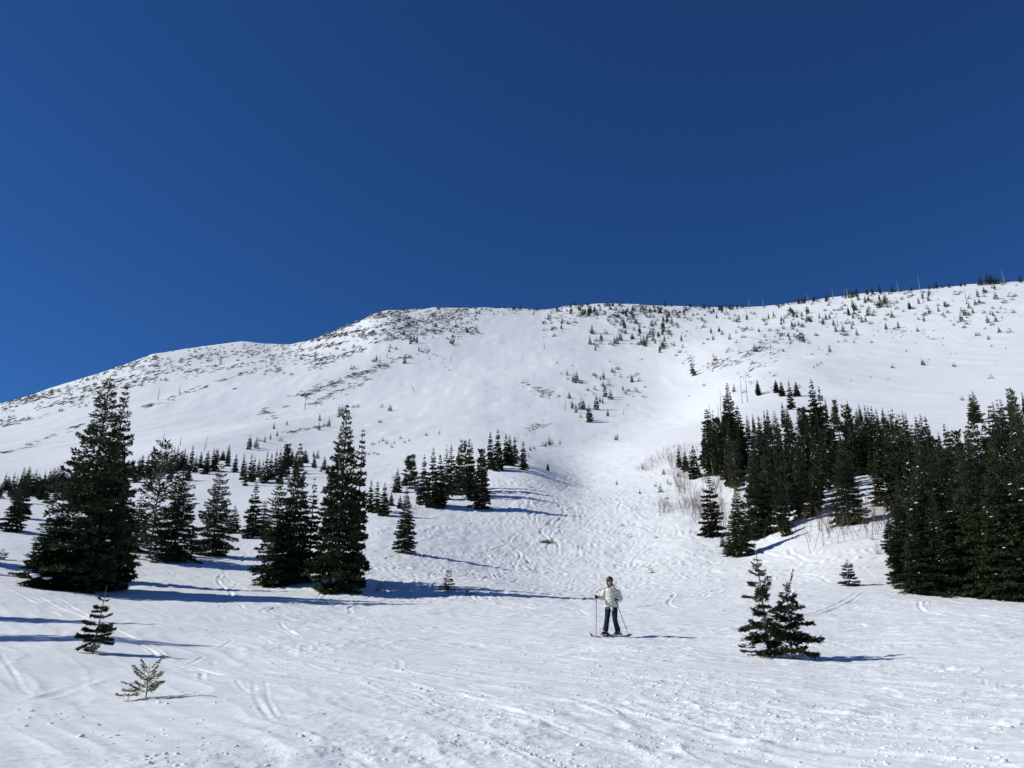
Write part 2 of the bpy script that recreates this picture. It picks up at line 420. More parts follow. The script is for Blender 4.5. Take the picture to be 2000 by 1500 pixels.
# many short turning tracks where the slope is skied out
def squiggle(px, py, n_, amp, wl, heading, w, d):
    x0, y0 = gp(px, py)
    q = np.linspace(0, n_, max(6, int(n_ / 0.9)))
    cs, sn = math.cos(heading), math.sin(heading)
    ph = rng.uniform(0, 6.28)
    off = amp * np.sin(q / wl * 6.28 + ph) - amp * math.sin(ph)
    carve(np.stack([x0 + cs * q - sn * off, y0 + sn * q + cs * off], 1), w, d)
for k in range(520):
    py = rng.uniform(872, 1120) if rng.random() < .72 else rng.uniform(1100, 1150)
    cx = np.interp(py, [870, 920, 1000, 1060, 1235], [1135, 1130, 1110, 1050, 1000]); sp = np.interp(py, [870, 920, 1000, 1060, 1235], [90, 110, 150, 330, 520])
    px = rng.normal(cx, sp * .6)
    if not (200 < px < 1980): continue
    if px > 1250 + (py - 1000) * 1.2 and py < 1070: continue
    r0 = pix(px, py)[1]
    ln = rng.uniform(5, 26) * (0.4 + r0 / 120)
    squiggle(px, py, ln, rng.uniform(.2, 1.4), rng.uniform(9, 26), -math.pi / 2 + rng.normal(0.35, 1.0), 0.0010 * r0 + .035, rng.uniform(.03, .13) * min(1, .05 + r0 / 100))
for k in range(46):      # long runs drifting down and across the slope
    py = rng.uniform(1060, 1165); px = rng.uniform(480, 1950)
    r0 = pix(px, py)[1]; hd = rng.choice([rng.normal(-.30, .22), rng.normal(-2.2, .3), rng.normal(-1.4, .5)])
    ln_ = rng.uniform(6, 18); am_ = rng.uniform(.2, 1.6); wl_ = rng.uniform(12, 30); st_ = rng.bit_generator.state
    for off_ in (0, .35):
        rng.bit_generator.state = st_
        x0, y0 = gp(px, py); q = np.linspace(0, ln_, 30); ph_ = 1.7 * k
        o_ = am_ * np.sin(q / wl_ * 6.28 + ph_) - am_ * math.sin(ph_) + off_
        carve(np.stack([x0 + math.cos(hd) * q - math.sin(hd) * o_, y0 + math.sin(hd) * q + math.cos(hd) * o_], 1), .035 + .0008 * r0, .008 + .0008 * r0)
for k in range(140):
    px = rng.uniform(380, 2000); py = rng.uniform(1165, 1360)
    r0 = pix(px, py)[1]
    squiggle(px, py, rng.uniform(1.0, 7), rng.uniform(.05, .3), rng.uniform(4, 11), rng.normal(-.9, .35), rng.uniform(.03, .06), rng.uniform(.006, .018))

# ------------------------------------------------------------------ materials
def mat(name, col, rough=.8, spec=.3):
    m = bpy.data.materials.new(name); m.use_nodes = True
    b = m.node_tree.nodes["Principled BSDF"]
    b.inputs["Base Color"].default_value = (*col, 1)
    b.inputs["Roughness"].default_value = rough
    b.inputs["Specular IOR Level"].default_value = spec
    return m

def vary(m, c1, c2, scale, detail=3, coord='Object', bump=0, bscale=None, lo=.35, hi=.65, rnd=0.0):
    """base colour between two tones by noise, with a per-object shift"""
    nt = m.node_tree; b = nt.nodes["Principled BSDF"]
    tc = nt.nodes.new("ShaderNodeTexCoord")
    no = nt.nodes.new("ShaderNodeTexNoise"); no.inputs["Scale"].default_value = scale; no.inputs["Detail"].default_value = detail
    nt.links.new(tc.outputs[coord], no.inputs["Vector"])
    ra = nt.nodes.new("ShaderNodeValToRGB")
    ra.color_ramp.elements[0].position = lo; ra.color_ramp.elements[1].position = hi
    ra.color_ramp.elements[0].color = (*c1, 1); ra.color_ramp.elements[1].color = (*c2, 1)
    nt.links.new(no.outputs["Fac"], ra.inputs["Fac"])
    last = ra.outputs["Color"]
    if rnd:
        oi = nt.nodes.new("ShaderNodeObjectInfo")
        mr = nt.nodes.new("ShaderNodeMapRange"); mr.inputs["To Min"].default_value = 1 - rnd; mr.inputs["To Max"].default_value = 1 + rnd
        nt.links.new(oi.outputs["Random"], mr.inputs["Value"])
        hs = nt.nodes.new("ShaderNodeHueSaturation"); nt.links.new(mr.outputs[0], hs.inputs["Value"])
        mh = nt.nodes.new("ShaderNodeMapRange"); mh.inputs["To Min"].default_value = .47; mh.inputs["To Max"].default_value = .52
        mm = nt.nodes.new("ShaderNodeMath"); mm.operation = 'FRACT'; mu = nt.nodes.new("ShaderNodeMath"); mu.operation = 'MULTIPLY'; mu.inputs[1].default_value = 7.31
        nt.links.new(oi.outputs["Random"], mu.inputs[0]); nt.links.new(mu.outputs[0], mm.inputs[0]); nt.links.new(mm.outputs[0], mh.inputs["Value"])
        nt.links.new(mh.outputs[0], hs.inputs["Hue"]); nt.links.new(last, hs.inputs["Color"]); last = hs.outputs["Color"]
    nt.links.new(last, b.inputs["Base Color"])
    if bump:
        nb = nt.nodes.new("ShaderNodeTexNoise"); nb.inputs["Scale"].default_value = bscale or scale * 4; nb.inputs["Detail"].default_value = 4
        nt.links.new(tc.outputs[coord], nb.inputs["Vector"])
        bu = nt.nodes.new("ShaderNodeBump"); bu.inputs["Distance"].default_value = bump; bu.inputs["Strength"].default_value = 1
        nt.links.new(nb.outputs["Fac"], bu.inputs["Height"]); nt.links.new(bu.outputs[0], b.inputs["Normal"])
    return m

def snow_material():
    m = mat("snow", (.86, .87, .885), .62, .25)
    nt = m.node_tree; b = nt.nodes["Principled BSDF"]
    geo = nt.nodes.new("ShaderNodeNewGeometry")
    def noise(scale, det, stretch=(1, 1, 1)):
        mp = nt.nodes.new("ShaderNodeMapping"); mp.inputs["Scale"].default_value = stretch; mp.inputs["Rotation"].default_value = (0, 0, math.radians(9))
        nt.links.new(geo.outputs["Position"], mp.inputs["Vector"])
        no = nt.nodes.new("ShaderNodeTexNoise"); no.inputs["Scale"].default_value = scale; no.inputs["Detail"].default_value = det
        no.inputs["Roughness"].default_value = .6
        nt.links.new(mp.outputs[0], no.inputs["Vector"]); return no
    n1 = noise(22, 3); n2 = noise(2.2, 4, (.5, 1.5, 1)); n3 = noise(.5, 4, (.30, 1.3, 1.0))
    ra = nt.nodes.new("ShaderNodeValToRGB")
    ra.color_ramp.elements[0].position = .3; ra.color_ramp.elements[1].position = .7
    ra.color_ramp.elements[0].color = (.83, .845, .865, 1); ra.color_ramp.elements[1].color = (.885, .89, .90, 1)
    nt.links.new(n2.outputs["Fac"], ra.inputs["Fac"]); nt.links.new(ra.outputs["Color"], b.inputs["Base Color"])
    # grain, near relief, and drift relief of the far faces
    at_ = nt.nodes.new("ShaderNodeAttribute"); at_.attribute_name = "rough"
    n0 = noise(9, 4)
    mr = nt.nodes.new("ShaderNodeMapRange"); mr.inputs["To Min"].default_value = .12; mr.inputs["To Max"].default_value = 1.0; nt.links.new(at_.outputs["Fac"], mr.inputs["Value"])
    b0 = nt.nodes.new("ShaderNodeBump"); b0.inputs["Distance"].default_value = .030; nt.links.new(n0.outputs["Fac"], b0.inputs["Height"]); nt.links.new(mr.outputs[0], b0.inputs["Strength"])
    b1 = nt.nodes.new("ShaderNodeBump"); b1.inputs["Distance"].default_value = .014; nt.links.new(n1.outputs["Fac"], b1.inputs["Height"]); nt.links.new(b0.outputs[0], b1.inputs["Normal"]); nt.links.new(mr.outputs[0], b1.inputs["Strength"])
    b2 = nt.nodes.new("ShaderNodeBump"); b2.inputs["Distance"].default_value = .05; nt.links.new(n2.outputs["Fac"], b2.inputs["Height"]); nt.links.new(b1.outputs[0], b2.inputs["Normal"])
    b3 = nt.nodes.new("ShaderNodeBump"); b3.inputs["Distance"].default_value = .26; nt.links.new(n3.outputs["Fac"], b3.inputs["Height"]); nt.links.new(b2.outputs[0], b3.inputs["Normal"])
    nt.links.new(b3.outputs[0], b.inputs["Normal"])
    return m
M_SNOW = snow_material()

# ------------------------------------------------------------------ ground meshes (near slope and mountain share their border)
def tagp(o, label=None, cat=None, group=None, kind=None):
    if label: o["label"] = label
    if cat: o["category"] = cat
    if group: o["group"] = group
    if kind: o["kind"] = kind
    return o
def mesh_np(name, V, F, mats, smooth_=True, mi=None, F3=None):
    """numpy verts, quads (and optional triangles)"""
    me = bpy.data.meshes.new(name)
    nq = 0 if F is None else len(F); nt_ = 0 if F3 is None else len(F3)
    me.vertices.add(len(V)); me.vertices.foreach_set("co", np.ascontiguousarray(V, np.float32).ravel())
    loops = []
    if nq: loops.append(np.asarray(F, np.int32).ravel())
    if nt_: loops.append(np.asarray(F3, np.int32).ravel())
    loops = np.concatenate(loops)
    me.loops.add(len(loops)); me.loops.foreach_set("vertex_index", loops)
    me.polygons.add(nq + nt_)
    start = np.concatenate([np.arange(nq) * 4, nq * 4 + np.arange(nt_) * 3]).astype(np.int32)
    me.polygons.foreach_set("loop_start", start)
    if smooth_: me.polygons.foreach_set("use_smooth", np.ones(nq + nt_, bool))
    if mi is not None: me.polygons.foreach_set("material_index", np.asarray(mi, np.int32))
    for m in mats: me.materials.append(m)
    me.update(calc_edges=True); me.validate()
    return me
SPLIT = int(np.searchsorted(RS, 235))
def ground_obj(name, j0, j1, cap):
    cols = np.concatenate([np.arange(nA), [0]])
    idx = np.arange(nA * (j1 - j0 + 1)).reshape(nA, j1 - j0 + 1)
    V = np.stack([X[:, j0:j1 + 1], Y[:, j0:j1 + 1], Z[:, j0:j1 + 1]], 2).reshape(-1, 3)
    a = idx[cols[:-1], :-1]; b_ = idx[cols[1:], :-1]; c = idx[cols[1:], 1:]; d = idx[cols[:-1], 1:]
    F = np.stack([a, d, c, b_], 2).reshape(-1, 4)
    F3 = None
    if cap:
        V = np.concatenate([V, [[0, 0, -EYE]]]); k = len(V) - 1
        F3 = np.stack([np.full(nA, k), idx[cols[:-1], 0], idx[cols[1:], 0]], 1)
    me = mesh_np(name, V, F, [M_SNOW], True, None, F3)
    ra_ = me.attributes.new("rough", 'FLOAT', 'POINT'); q = CHOP[:, j0:j1 + 1].ravel().astype(np.float32)
    if cap: q = np.append(q, np.float32(.5))
    ra_.data.foreach_set("value", q)
    o = bpy.data.objects.new(name, me); C.objects.link(o)
    return o
g1 = ground_obj("ground", 0, SPLIT, True)
tagp(g1, "skied snow slope with tracks and lumps in the foreground", kind="structure")
g2 = ground_obj("mountain", SPLIT, nR - 1, False)
tagp(g2, "smooth white snow face of the mountain rising to the ridge", kind="structure")

def height(x, y):
    """ground height at world x, y from the finished mesh grid"""
    r = math.hypot(x, y); a = math.atan2(x, y)
    if abs(a) < 0.699:
        fa = (a - d1[0]) / (d1[1] - d1[0]); i = int(fa); fa -= i
        j = int(np.searchsorted(RS, r)) - 1; j = max(0, min(j, nR - 2)); fr = (r - RS[j]) / (RS[j + 1] - RS[j])
        return float(Z[i, j] * (1 - fa) * (1 - fr) + Z[i + 1, j] * fa * (1 - fr) + Z[i, j + 1] * (1 - fa) * fr + Z[i + 1, j + 1] * fa * fr)
    return float(base_height(np.array([a]), np.array([r]))[0])

# ------------------------------------------------------------------ conifers
M_NEEDLE = vary(mat("fir_needles", (.03, .05, .02), .55, .25), (.020, .034, .015), (.062, .084, .032), 1.7, 3, rnd=.28)
M_NEEDLE_OLIVE = vary(mat("olive_needles", (.07, .09, .03), .55, .25), (.16, .17, .05), (.30, .29, .11), 3, 3)
M_PINE = vary(mat("pine_needles", (.05, .07, .03), .55, .25), (.030, .046, .020), (.075, .095, .038), 1.2, 3, rnd=.25)
M_RED = vary(mat("dead_red_needles", (.15, .06, .03), .7, .1), (.09, .045, .025), (.20, .085, .045), 2, 3)
M_BARK = vary(mat("bark", (.12, .10, .085), .9, .1), (.045, .038, .034), (.12, .105, .095), 6, 4, bump=.01, bscale=22)
M_GREY = vary(mat("grey_dead_wood", (.25, .23, .20), .85, .1), (.17, .155, .14), (.36, .34, .31), 5, 4)
M_TWIG = vary(mat("bare_twigs", (.2, .15, .1), .85, .1), (.10, .062, .045), (.21, .145, .105), 2, 3)

def norm(v):
    return v / (np.linalg.norm(v, axis=-1, keepdims=True) + 1e-9)

def tube(pts, rad, k=5, cap=True):
    """quad tube along points"""
    pts = np.asarray(pts, float); n_ = len(pts)
    t = np.gradient(pts, axis=0); t = norm(t)
    ref = np.where(np.abs(t[:, 2:3]) > .9, np.array([[1., 0, 0]]), np.array([[0, 0, 1.]]))
    a = norm(np.cross(t, ref)); b = np.cross(t, a)
    th = np.arange(k) * 2 * math.pi / k
    V = pts[:, None, :] + np.asarray(rad, float)[:, None, None] * (a[:, None, :] * np.cos(th)[None, :, None] + b[:, None, :] * np.sin(th)[None, :, None])
    V = V.reshape(-1, 3); F = []
    for i in range(n_ - 1):
        for j in range(k):
            F.append((i * k + j, i * k + (j + 1) % k, (i + 1) * k + (j + 1) % k, (i + 1) * k + j))
    return V, np.array(F)

class Buf:
    def __init__(s): s.V = []; s.F = []; s.M = []; s.n = 0
    def add(s, V, F, m=0):
        s.V.append(np.asarray(V, float)); s.F.append(np.asarray(F, np.int64) + s.n); s.M.append(np.full(len(F), m)); s.n += len(V)
    def mesh(s, name, mats, smooth_=False):
        return mesh_np(name, np.concatenate(s.V), np.concatenate(s.F), mats, smooth_, np.concatenate(s.M))

def conifer(seed, H, R, h0=.04, whorls=30, per=6, blades=9000, bl=.2, bw=.055, p=.85, pitch=(-.10, .55), droop=.25, twig=.42,
            ntw=8, ragged=.22, wood=True, top_bare=.0, wobble=.01, lift=0.0, holes=.0, flat=.6, spire=True, pj=.09):
    """returns needles (V, F, branch id), list of branch axes, trunk polyline"""
    g = np.random.default_rng(seed)
    tz = np.linspace(0, H, 14)
    tx = np.cumsum(g.normal(0, wobble * H / 14, 14)); ty = np.cumsum(g.normal(0, wobble * H / 14, 14)); tx -= tx[0]; ty -= ty[0]
    hs, ph, ln, pt = [], [], [], []
    for w in range(whorls):
        f = (w + g.uniform(-.35, .35)) / whorls
        h = h0 + (1 - h0) * np.clip(f, 0, 1) ** .95
        k = max(2, int(round(per * (1 - .45 * f) + g.normal(0, .8))))
        a0 = g.uniform(0, 6.28)
        for j in range(k):
            a = a0 + j * 6.283 / k + g.normal(0, .22)
            lobe = 1 + .16 * math.sin(a * 2 + seed) + .12 * math.sin(a * 3 + h * 9)
            L = R * (((1 - h ** 1.25) ** p) if spire else (1 - h) ** p) * (g.uniform(1 - ragged, 1 + ragged)) * lobe + .012 * H * (1 - f)
            if lift: L *= 1 - lift * (1 - min(1, h / .35))
            if h < .12: L *= .72 + 2.2 * h
            if g.random() < holes: L *= .35
            if h > 1 - top_bare: L *= .45
            hs.append(h * H - g.uniform(0, .02) * H * (1 - h)); ph.append(a); ln.append(max(L, .02 * R)); pt.append(pitch[0] + (pitch[1] - pitch[0]) * h ** 1.6 + g.normal(0, pj))
    hs, ph, ln, pt = map(np.array, (hs, ph, ln, pt))
    nb = len(hs)
    pr = ln ** 1.3 + (.12 * R) ** 1.45; pr /= pr.sum()
    bi = g.choice(nb, blades, p=pr)
    L = ln[bi]
    t = (np.floor(g.random(blades) ** .75 * ntw) + .5 + g.normal(0, .10, blades)) / ntw
    t = .06 + .94 * np.clip(t, 0, 1)
    side = g.choice([-1, 0, 1], blades, p=[.42, .16, .42])
    u = g.random(blades) ** .8
    alpha = math.radians(52)
    tw = twig * L * (1.08 - t) ** .75 * np.where(t < .2, .7, 1) + .02 * R
    rho = L * t + tw * u * math.cos(alpha) * (side != 0)
    off = side * tw * u * math.sin(alpha)
    z = L * (np.tan(pt[bi]) * t - droop * t ** 2 * .9 + droop * .9 * t ** 3) - .14 * np.abs(off) + g.normal(0, .020, blades) * L * flat
    cx = np.interp(hs[bi], tz, tx); cy = np.interp(hs[bi], tz, ty)
    ca, sa = np.cos(ph[bi]), np.sin(ph[bi])
    Pn = np.stack([cx + ca * rho - sa * off, cy + sa * rho + ca * off, hs[bi] + z], 1)
    da = np.where(side == 0, 0, side * alpha) + g.normal(0, .5, blades)
    dz = g.normal(.10, .34, blades) + .35 * np.tan(pt[bi])
    D = norm(np.stack([np.cos(ph[bi] + da), np.sin(ph[bi] + da), dz], 1))
    up = norm(np.stack([g.normal(0, .55, blades), g.normal(0, .55, blades), np.ones(blades)], 1))
    S = norm(np.cross(D, up))
    sc_ = (g.uniform(.65, 1.3, blades) * (1 - .5 * (hs[bi] / H) ** 2 * spire))[:, None]
    bl_ = bl * sc_; bw_ = bw * sc_
    q = np.stack([Pn, Pn + D * bl_ * .45 + S * bw_ * .5, Pn + D * bl_, Pn + D * bl_ * .45 - S * bw_ * .5], 1)
    V = q.reshape(-1, 3); F = np.arange(blades * 4).reshape(-1, 4)
    axes = []
    if wood:
        for i in range(nb):
            tt = np.linspace(0, .9, 4)
            zz = hs[i] + ln[i] * (math.tan(pt[i]) * tt - droop * tt ** 2 * .9 + droop * .9 * tt ** 3)
            bx = np.interp(hs[i], tz, tx); by = np.interp(hs[i], tz, ty)
            axes.append(np.stack([bx + math.cos(ph[i]) * ln[i] * tt, by + math.sin(ph[i]) * ln[i] * tt, zz], 1))
    return V, F, bi, axes, np.stack([tx, ty, tz], 1), ln

def tree_meshes(name, seed, H, R, tr=.012, nmat=None, wmat=None, branch_r=.004, **kw):
    V, F, bi, axes, tp, ln = conifer(seed, H, R, **kw)
    b = Buf(); b.add(V, F)
    crown = b.mesh(name + "_crown", [nmat or M_NEEDLE])
    w = Buf(); rad = H * tr * np.linspace(1, .08, len(tp)) ** .9
    tp2 = tp.copy(); tp2[0, 2] = -.06 * H
    vv, ff = tube(tp2, rad, 7); w.add(vv, ff)
    for a, l in zip(axes, ln):
        if l > .12 * R:
            vv, ff = tube(a, branch_r * l * np.array([2.6, 2, 1.3, .5]) + .0006 * H, 3); w.add(vv, ff)
    trunk = w.mesh(name + "_trunk", [wmat or M_BARK], True)
    return trunk, crown

def tree_single(name, seed, H, R, nmat=None, **kw):
    V, F, bi, axes, tp, ln = conifer(seed, H, R, wood=False, **kw)
    b = Buf(); b.add(V, F, 0)
    vv, ff = tube(tp[::3], H * .014 * np.linspace(1, .1, len(tp[::3])), 4); b.add(vv, ff, 1)
    return b.mesh(name, [nmat or M_NEEDLE, M_BARK])

# templates; every nominal height is 10 m
BIG = [tree_meshes("large_fir", 11 + i, 10, r, nmat=M_NEEDLE, whorls=wh, per=8, blades=27000, bl=.26, bw=.120, p=pp, pitch=(-.16, .5), droop=.2, twig=.50, ntw=8,
        ragged=.26, holes=.05, h0=.03, pj=.13) for i, (r, wh, pp) in enumerate([(2.45, 38, .88), (1.85, 40, .92), (2.1, 36, .85)])]
MED = [tree_meshes("medium_fir", 31 + i, 10, r, nmat=M_NEEDLE, whorls=24, per=6, blades=7000, bl=.36, bw=.21, p=pp, pitch=(-.22, .5), droop=.2, twig=.42, ntw=5,
        ragged=.34, holes=.10, h0=.03, pj=.14, flat=.4) for i, (r, pp) in enumerate([(1.15, .9), (1.45, 1.1), (1.0, .85), (1.3, 1.0), (1.6, 1.15)])]
PINE = [tree_meshes("pine", 51 + i, 10, r, nmat=M_PINE, whorls=17, per=5, blades=nb_, bl=.55, bw=.16, p=.42, pitch=(.1, 1.0), droop=-.1, twig=.45, ntw=4,
        ragged=.35, holes=hh_, h0=.10, wmat=M_GREY, wobble=.03, spire=False, branch_r=br_) for i, (r, nb_, hh_, br_) in enumerate([(1.5, 6000, .1, .004), (1.75, 5000, .15, .004), (2.0, 2600, .25, .009)])]
FAR = [tree_single("small_fir", 71 + i, 10, r, whorls=13, per=5, blades=750, bl=.85, bw=.40, p=pp, pitch=(-.15, .5), droop=.15, twig=.45, ntw=3, ragged=.35, holes=.1, h0=.02)
       for i, (r, pp) in enumerate([(1.4, 1.1), (1.7, 1.2), (2.1, 1.2), (1.5, 1.0), (2.4, 1.1), (1.8, 1.3)])]
TINY = [tree_single("tiny_fir", 91 + i, 10, r, whorls=7, per=4, blades=46, bl=2.6, bw=1.25, p=1.0, pitch=(-.1, .7), droop=.1, twig=.45, ntw=2, ragged=.4, h0=.0)
        for i, r in enumerate([1.5, 2.0, 2.7])]

def px_to_tree(px, py, top_y, rfix=None):
    """ground point under the trunk and the tree's height"""
    a, r = pix(px, py)
    if rfix:
        r = rfix
    x, y = r * math.sin(a), r * math.cos(a)
    z = height(x, y)
    # height that reaches the given picture row straight above (x, y)
    hh = 3.0
    for _ in range(30):
        _, py2 = project(x, y, z + hh)
        hh += (py2 - top_y) * r / FPX * .9
    return x, y, z, max(hh, .25)

def ordinal(n):
    one = ["", "first", "second", "third", "fourth", "fifth", "sixth", "seventh", "eighth", "ninth", "tenth", "eleventh", "twelfth", "thirteenth", "fourteenth", "fifteenth", "sixteenth", "seventeenth", "eighteenth", "nineteenth"]
    if n < 20: return one[n]
    t = n // 10
    return ["", "", "twentieth", "thirtieth", "fortieth", "fiftieth", "sixtieth"][t] if n % 10 == 0 else ["", "", "twenty", "thirty", "forty", "fifty"][t] + "-" + one[n % 10]
AUTO = {}
def autolabel(o, phrase, px):
    """collects things that are told apart by their order from the left; finish_labels() writes the labels"""
    o["group"] = phrase; AUTO.setdefault(phrase, []).append((px, o))
def finish_labels():
    for phrase, L in AUTO.items():
        L.sort(key=lambda q: q[0])
        for i, (px, o) in enumerate(L):
            if len(L) > 60:
                o["label"] = "one of the many " + phrase
            else: o["label"] = ("%s from left of %s" % (ordinal(i + 1), phrase)) if len(L) > 1 else "single one of the " + phrase
rt = random.Random(5)

def place_tree(px, py, top, kind='med', wpx=None, label=None, cat="fir tree", name="fir_tree", group=None, rfix=None, var=None, rot=None, wid=None):
    x, y, z, H = px_to_tree(px, py, top, rfix)
    lib = {'big': BIG, 'med': MED, 'pine': PINE}[kind]
    v = lib[(var if var is not None else rt.randrange(len(lib))) % len(lib)]
    s = H / 10.0
    if wpx:
        r = math.hypot(x, y); R = wpx * r / FPX
        R0 = {'big': [2.45, 1.85, 2.1], 'med': [1.15, 1.45, 1.0, 1.3, 1.6], 'pine': [1.5, 1.75, 2.0]}[kind][(var or 0) % len(lib)] if var is not None else None
        sw = R / R0 * (.80 if kind == 'big' else .78) if R0 else s
    else:
        sw = s * rt.uniform(.58, .86)
    e = bpy.data.objects.new(name, None); C.objects.link(e)
    e.location = (x, y, z - .05); e.rotation_euler = (0, 0, rot if rot is not None else rt.uniform(0, 6.28))
    e.empty_display_size = .2
    e.scale = (sw, sw, s)
    for me, nm in zip(v, ("trunk", "crown")):
        o = bpy.data.objects.new(nm, me); o.parent = e; C.objects.link(o)
    tagp(e, label, cat, group)
    return e

# ---------- left foreground stand
L1 = "trees of the snowy bench left of the gully"
place_tree(152, 1148, 732, 'big', 98, "tallest dark fir at the left, its pointed top standing above the mountain skyline", var=0, rot=.4)
place_tree(190, 1146, 752, 'big', 56, "second top of the big left fir pair, slightly shorter and just right of the tallest", var=1, rot=2.0, rfix=49.5)
place_tree(92, 1140, 1000, 'big', 62, "low bushy fir leaning out at the left foot of the tallest fir", var=2, rfix=47)
place_tree(222, 1122, 905, 'med', 36, "dark fir filling the right flank of the big left fir pair", var=1, rfix=54)
place_tree(656, 1153, 788, 'big', 64, "tall dark fir in the left centre with a bushy base, taller of its pair", var=1, rot=1.0)
place_tree(692, 1140, 830, 'med', 30, "slim fir tucked into the right side of the tall left-centre fir", var=3, rfix=53)
place_tree(566, 1140, 864, 'big', 46, "tall fir just left of the left-centre fir, second tallest of that pair", var=1, rot=4.1, rfix=55)
place_tree(532, 1138, 930, 'big', 44, "broad lower fir at the left foot of the left-centre pair", var=2, rot=3.0, rfix=54)
place_tree(600, 1140, 930, 'med', 40, "fir filling the gap between the two left-centre firs", var=4, rfix=56)
place_tree(292, 1090, 868, 'pine', 44, "ragged grey-limbed pine with a pale leaning trunk behind the tallest fir", "pine tree", "pine_tree", var=2, rot=1.0)
place_tree(338, 1092, 905, 'big', 48, "bushy dark fir growing against the ragged pine", var=2, rot=.2, rfix=67)
place_tree(262, 1080, 960, 'med', 34, "short fir left of the ragged pine's trunk", var=4)
place_tree(414, 1087, 902, 'big', 40, "single dark fir standing right of the ragged pine", var=0, rot=2.2)
place_tree(455, 1038, 985, 'med', 17, "small pale-green fir between the ragged pine group and the next fir right", var=1)
place_tree(491, 1050, 940, 'med', 21, "narrow fir left of the left-centre pair", var=0)
place_tree(512, 1045, 975, 'med', 15, "short narrow fir touching the left-centre pair", var=2)
place_tree(22, 1040, 950, 'med', 26, "fir at the left edge of the picture below the band of trees", var=4)
place_tree(36, 1035, 918, 'med', 18, "taller fir at the left edge, behind the edge fir", var=1, rfix=98)
place_tree(790, 1084, 950, 'big', 23, "lone narrow fir on the open snow between the left trees and the gully", var=1, rot=5)
place_tree(940, 993, 872, 'med', 25, "rightmost fir of the centre clump, standing apart in front of its long shadow", var=1)
for i, (x_, b_, t_, k_, w_, v_, lb) in enumerate([
 (722, 1000, 935, 'med', 10, 0, "slim fir, left one of three on the bank right of the left-centre fir"),
 (735, 1002, 937, 'med', 9, 2, "slim fir, middle one of three on the bank right of the left-centre fir"),
 (749, 1008, 940, 'med', 16, 1, "slim fir, right one of three on the bank right of the left-centre fir"),
 (764, 988, 960, 'med', 7, 0, "very small fir beside the three slim firs on the bank"),
 (781, 992, 966, 'med', 6, 2, "smallest fir between the bank and the centre clump"),
 (775, 962, 912, 'med', 14, 4, "short fir at the left end of the centre clump"),
 (800, 955, 888, 'pine', 20, 0, "rounded pine at the left end of the centre clump"),
 (826, 986, 885, 'med', 18, 1, "first pointed fir of the centre clump from the left"),
 (843, 992, 871, 'med', 18, 3, "second pointed fir of the centre clump from the left"),
 (858, 990, 885, 'med', 16, 2, "third fir of the dense centre clump from the left"),
 (870, 975, 868, 'med', 16, 4, "fourth fir of the dense centre clump from the left"),
 (880, 962, 866, 'med', 14, 0, "slim fir closing the dense centre clump on its right"),
 (895, 965, 870, 'med', 16, 3, "first fir right of the gap in the centre clump"),
 (903, 972, 866, 'pine', 18, 1, "rounded pine right of the gap in the centre clump"),
 (915, 955, 853, 'med', 12, 2, "tallest pointed fir behind the rounded pine of the centre clump"),
 (920, 970, 864, 'med', 13, 0, "fir between the rounded pine and the rightmost fir of the centre clump"),
 (940, 960, 876, 'pine', 14, 0, "pine directly behind the rightmost fir of the centre clump"),
 (957, 915, 840, 'med', 10, 2, "slender fir on the spur, left of its tallest fir"),
 (972, 918, 836, 'med', 17, 1, "tallest fir of the row on the spur above the gully"),
 (988, 908, 845, 'med', 10, 0, "third fir from the left in the row on the spur"),
 (995, 908, 848, 'med', 12, 3, "fourth fir from the left in the row on the spur"),
 (1005, 905, 850, 'med', 11, 1, "fifth fir from the left in the row on the spur"),
 (1022, 916, 860, 'med', 10, 0, "narrow fir at the right end of the spur above the gully"),
 (1070, 918, 903, 'med', 4, 0, "tiny fir on the lip where the spur drops to the gully"),
]):
    place_tree(x_, b_, t_, k_, w_, lb, "pine tree" if k_ == 'pine' else "fir tree", "pine_tree" if k_ == 'pine' else "fir_tree", var=v_, group="trees of the centre clump and spur")

# ---------- band of firs along the foot of the mountain, left
band = []
prof = [(0, 925, 965), (60, 912, 960), (120, 915, 950), (200, 905, 950), (250, 884, 935), (300, 880, 930), (340, 872, 925), (400, 872, 915), (440, 864, 900), (480, 880, 945), (520, 882, 935), (560, 868, 925), (600, 880, 905), (640, 895, 920), (660, 885, 915)]
pxs, ptop, pbase = zip(*prof)
xx = -10.0
while xx < 655:
    t_ = np.interp(xx, pxs, ptop) + rt.uniform(-6, 16); b_ = np.interp(xx, pxs, pbase) + rt.uniform(-8, 8)
    if 600 < xx and rt.random() < .5: xx += 12; continue
    band.append((xx, b_, t_, rt.uniform(5.5, 10.5)))
    xx += rt.uniform(5.5, 11) * (1.35 if 385 < xx < 475 else 1)
for k in range(16):
    xx = rt.uniform(0, 600); b_ = np.interp(xx, pxs, pbase) + rt.uniform(10, 28)
    if 455 < xx < 640: b_ -= 6
    band.append((xx, b_, b_ - rt.uniform(22, 58), rt.uniform(6, 10)))
for xx, b_, t_, w_ in band:
    reg = ("left of the tallest fir" if xx < 110 else "behind the tallest fir" if xx < 240 else "between the tallest fir and the ragged pine" if xx < 310 else
           "above the ragged pine" if xx < 380 else "right of the ragged pine" if xx < 470 else "left of the left-centre firs" if xx < 540 else "behind the left-centre firs")
    row = "back" if b_ < np.interp(xx, pxs, pbase) + 9 else "front"
    autolabel(place_tree(xx, b_, t_, 'med', w_, var=rt.randrange(5), cat="fir tree"), "slim %s-row firs %s" % (row, reg), xx)
place_tree(559, 912, 866, 'pine', 12, "round-headed pine in the band, left of the left-centre firs", "pine tree", "pine_tree", var=0)

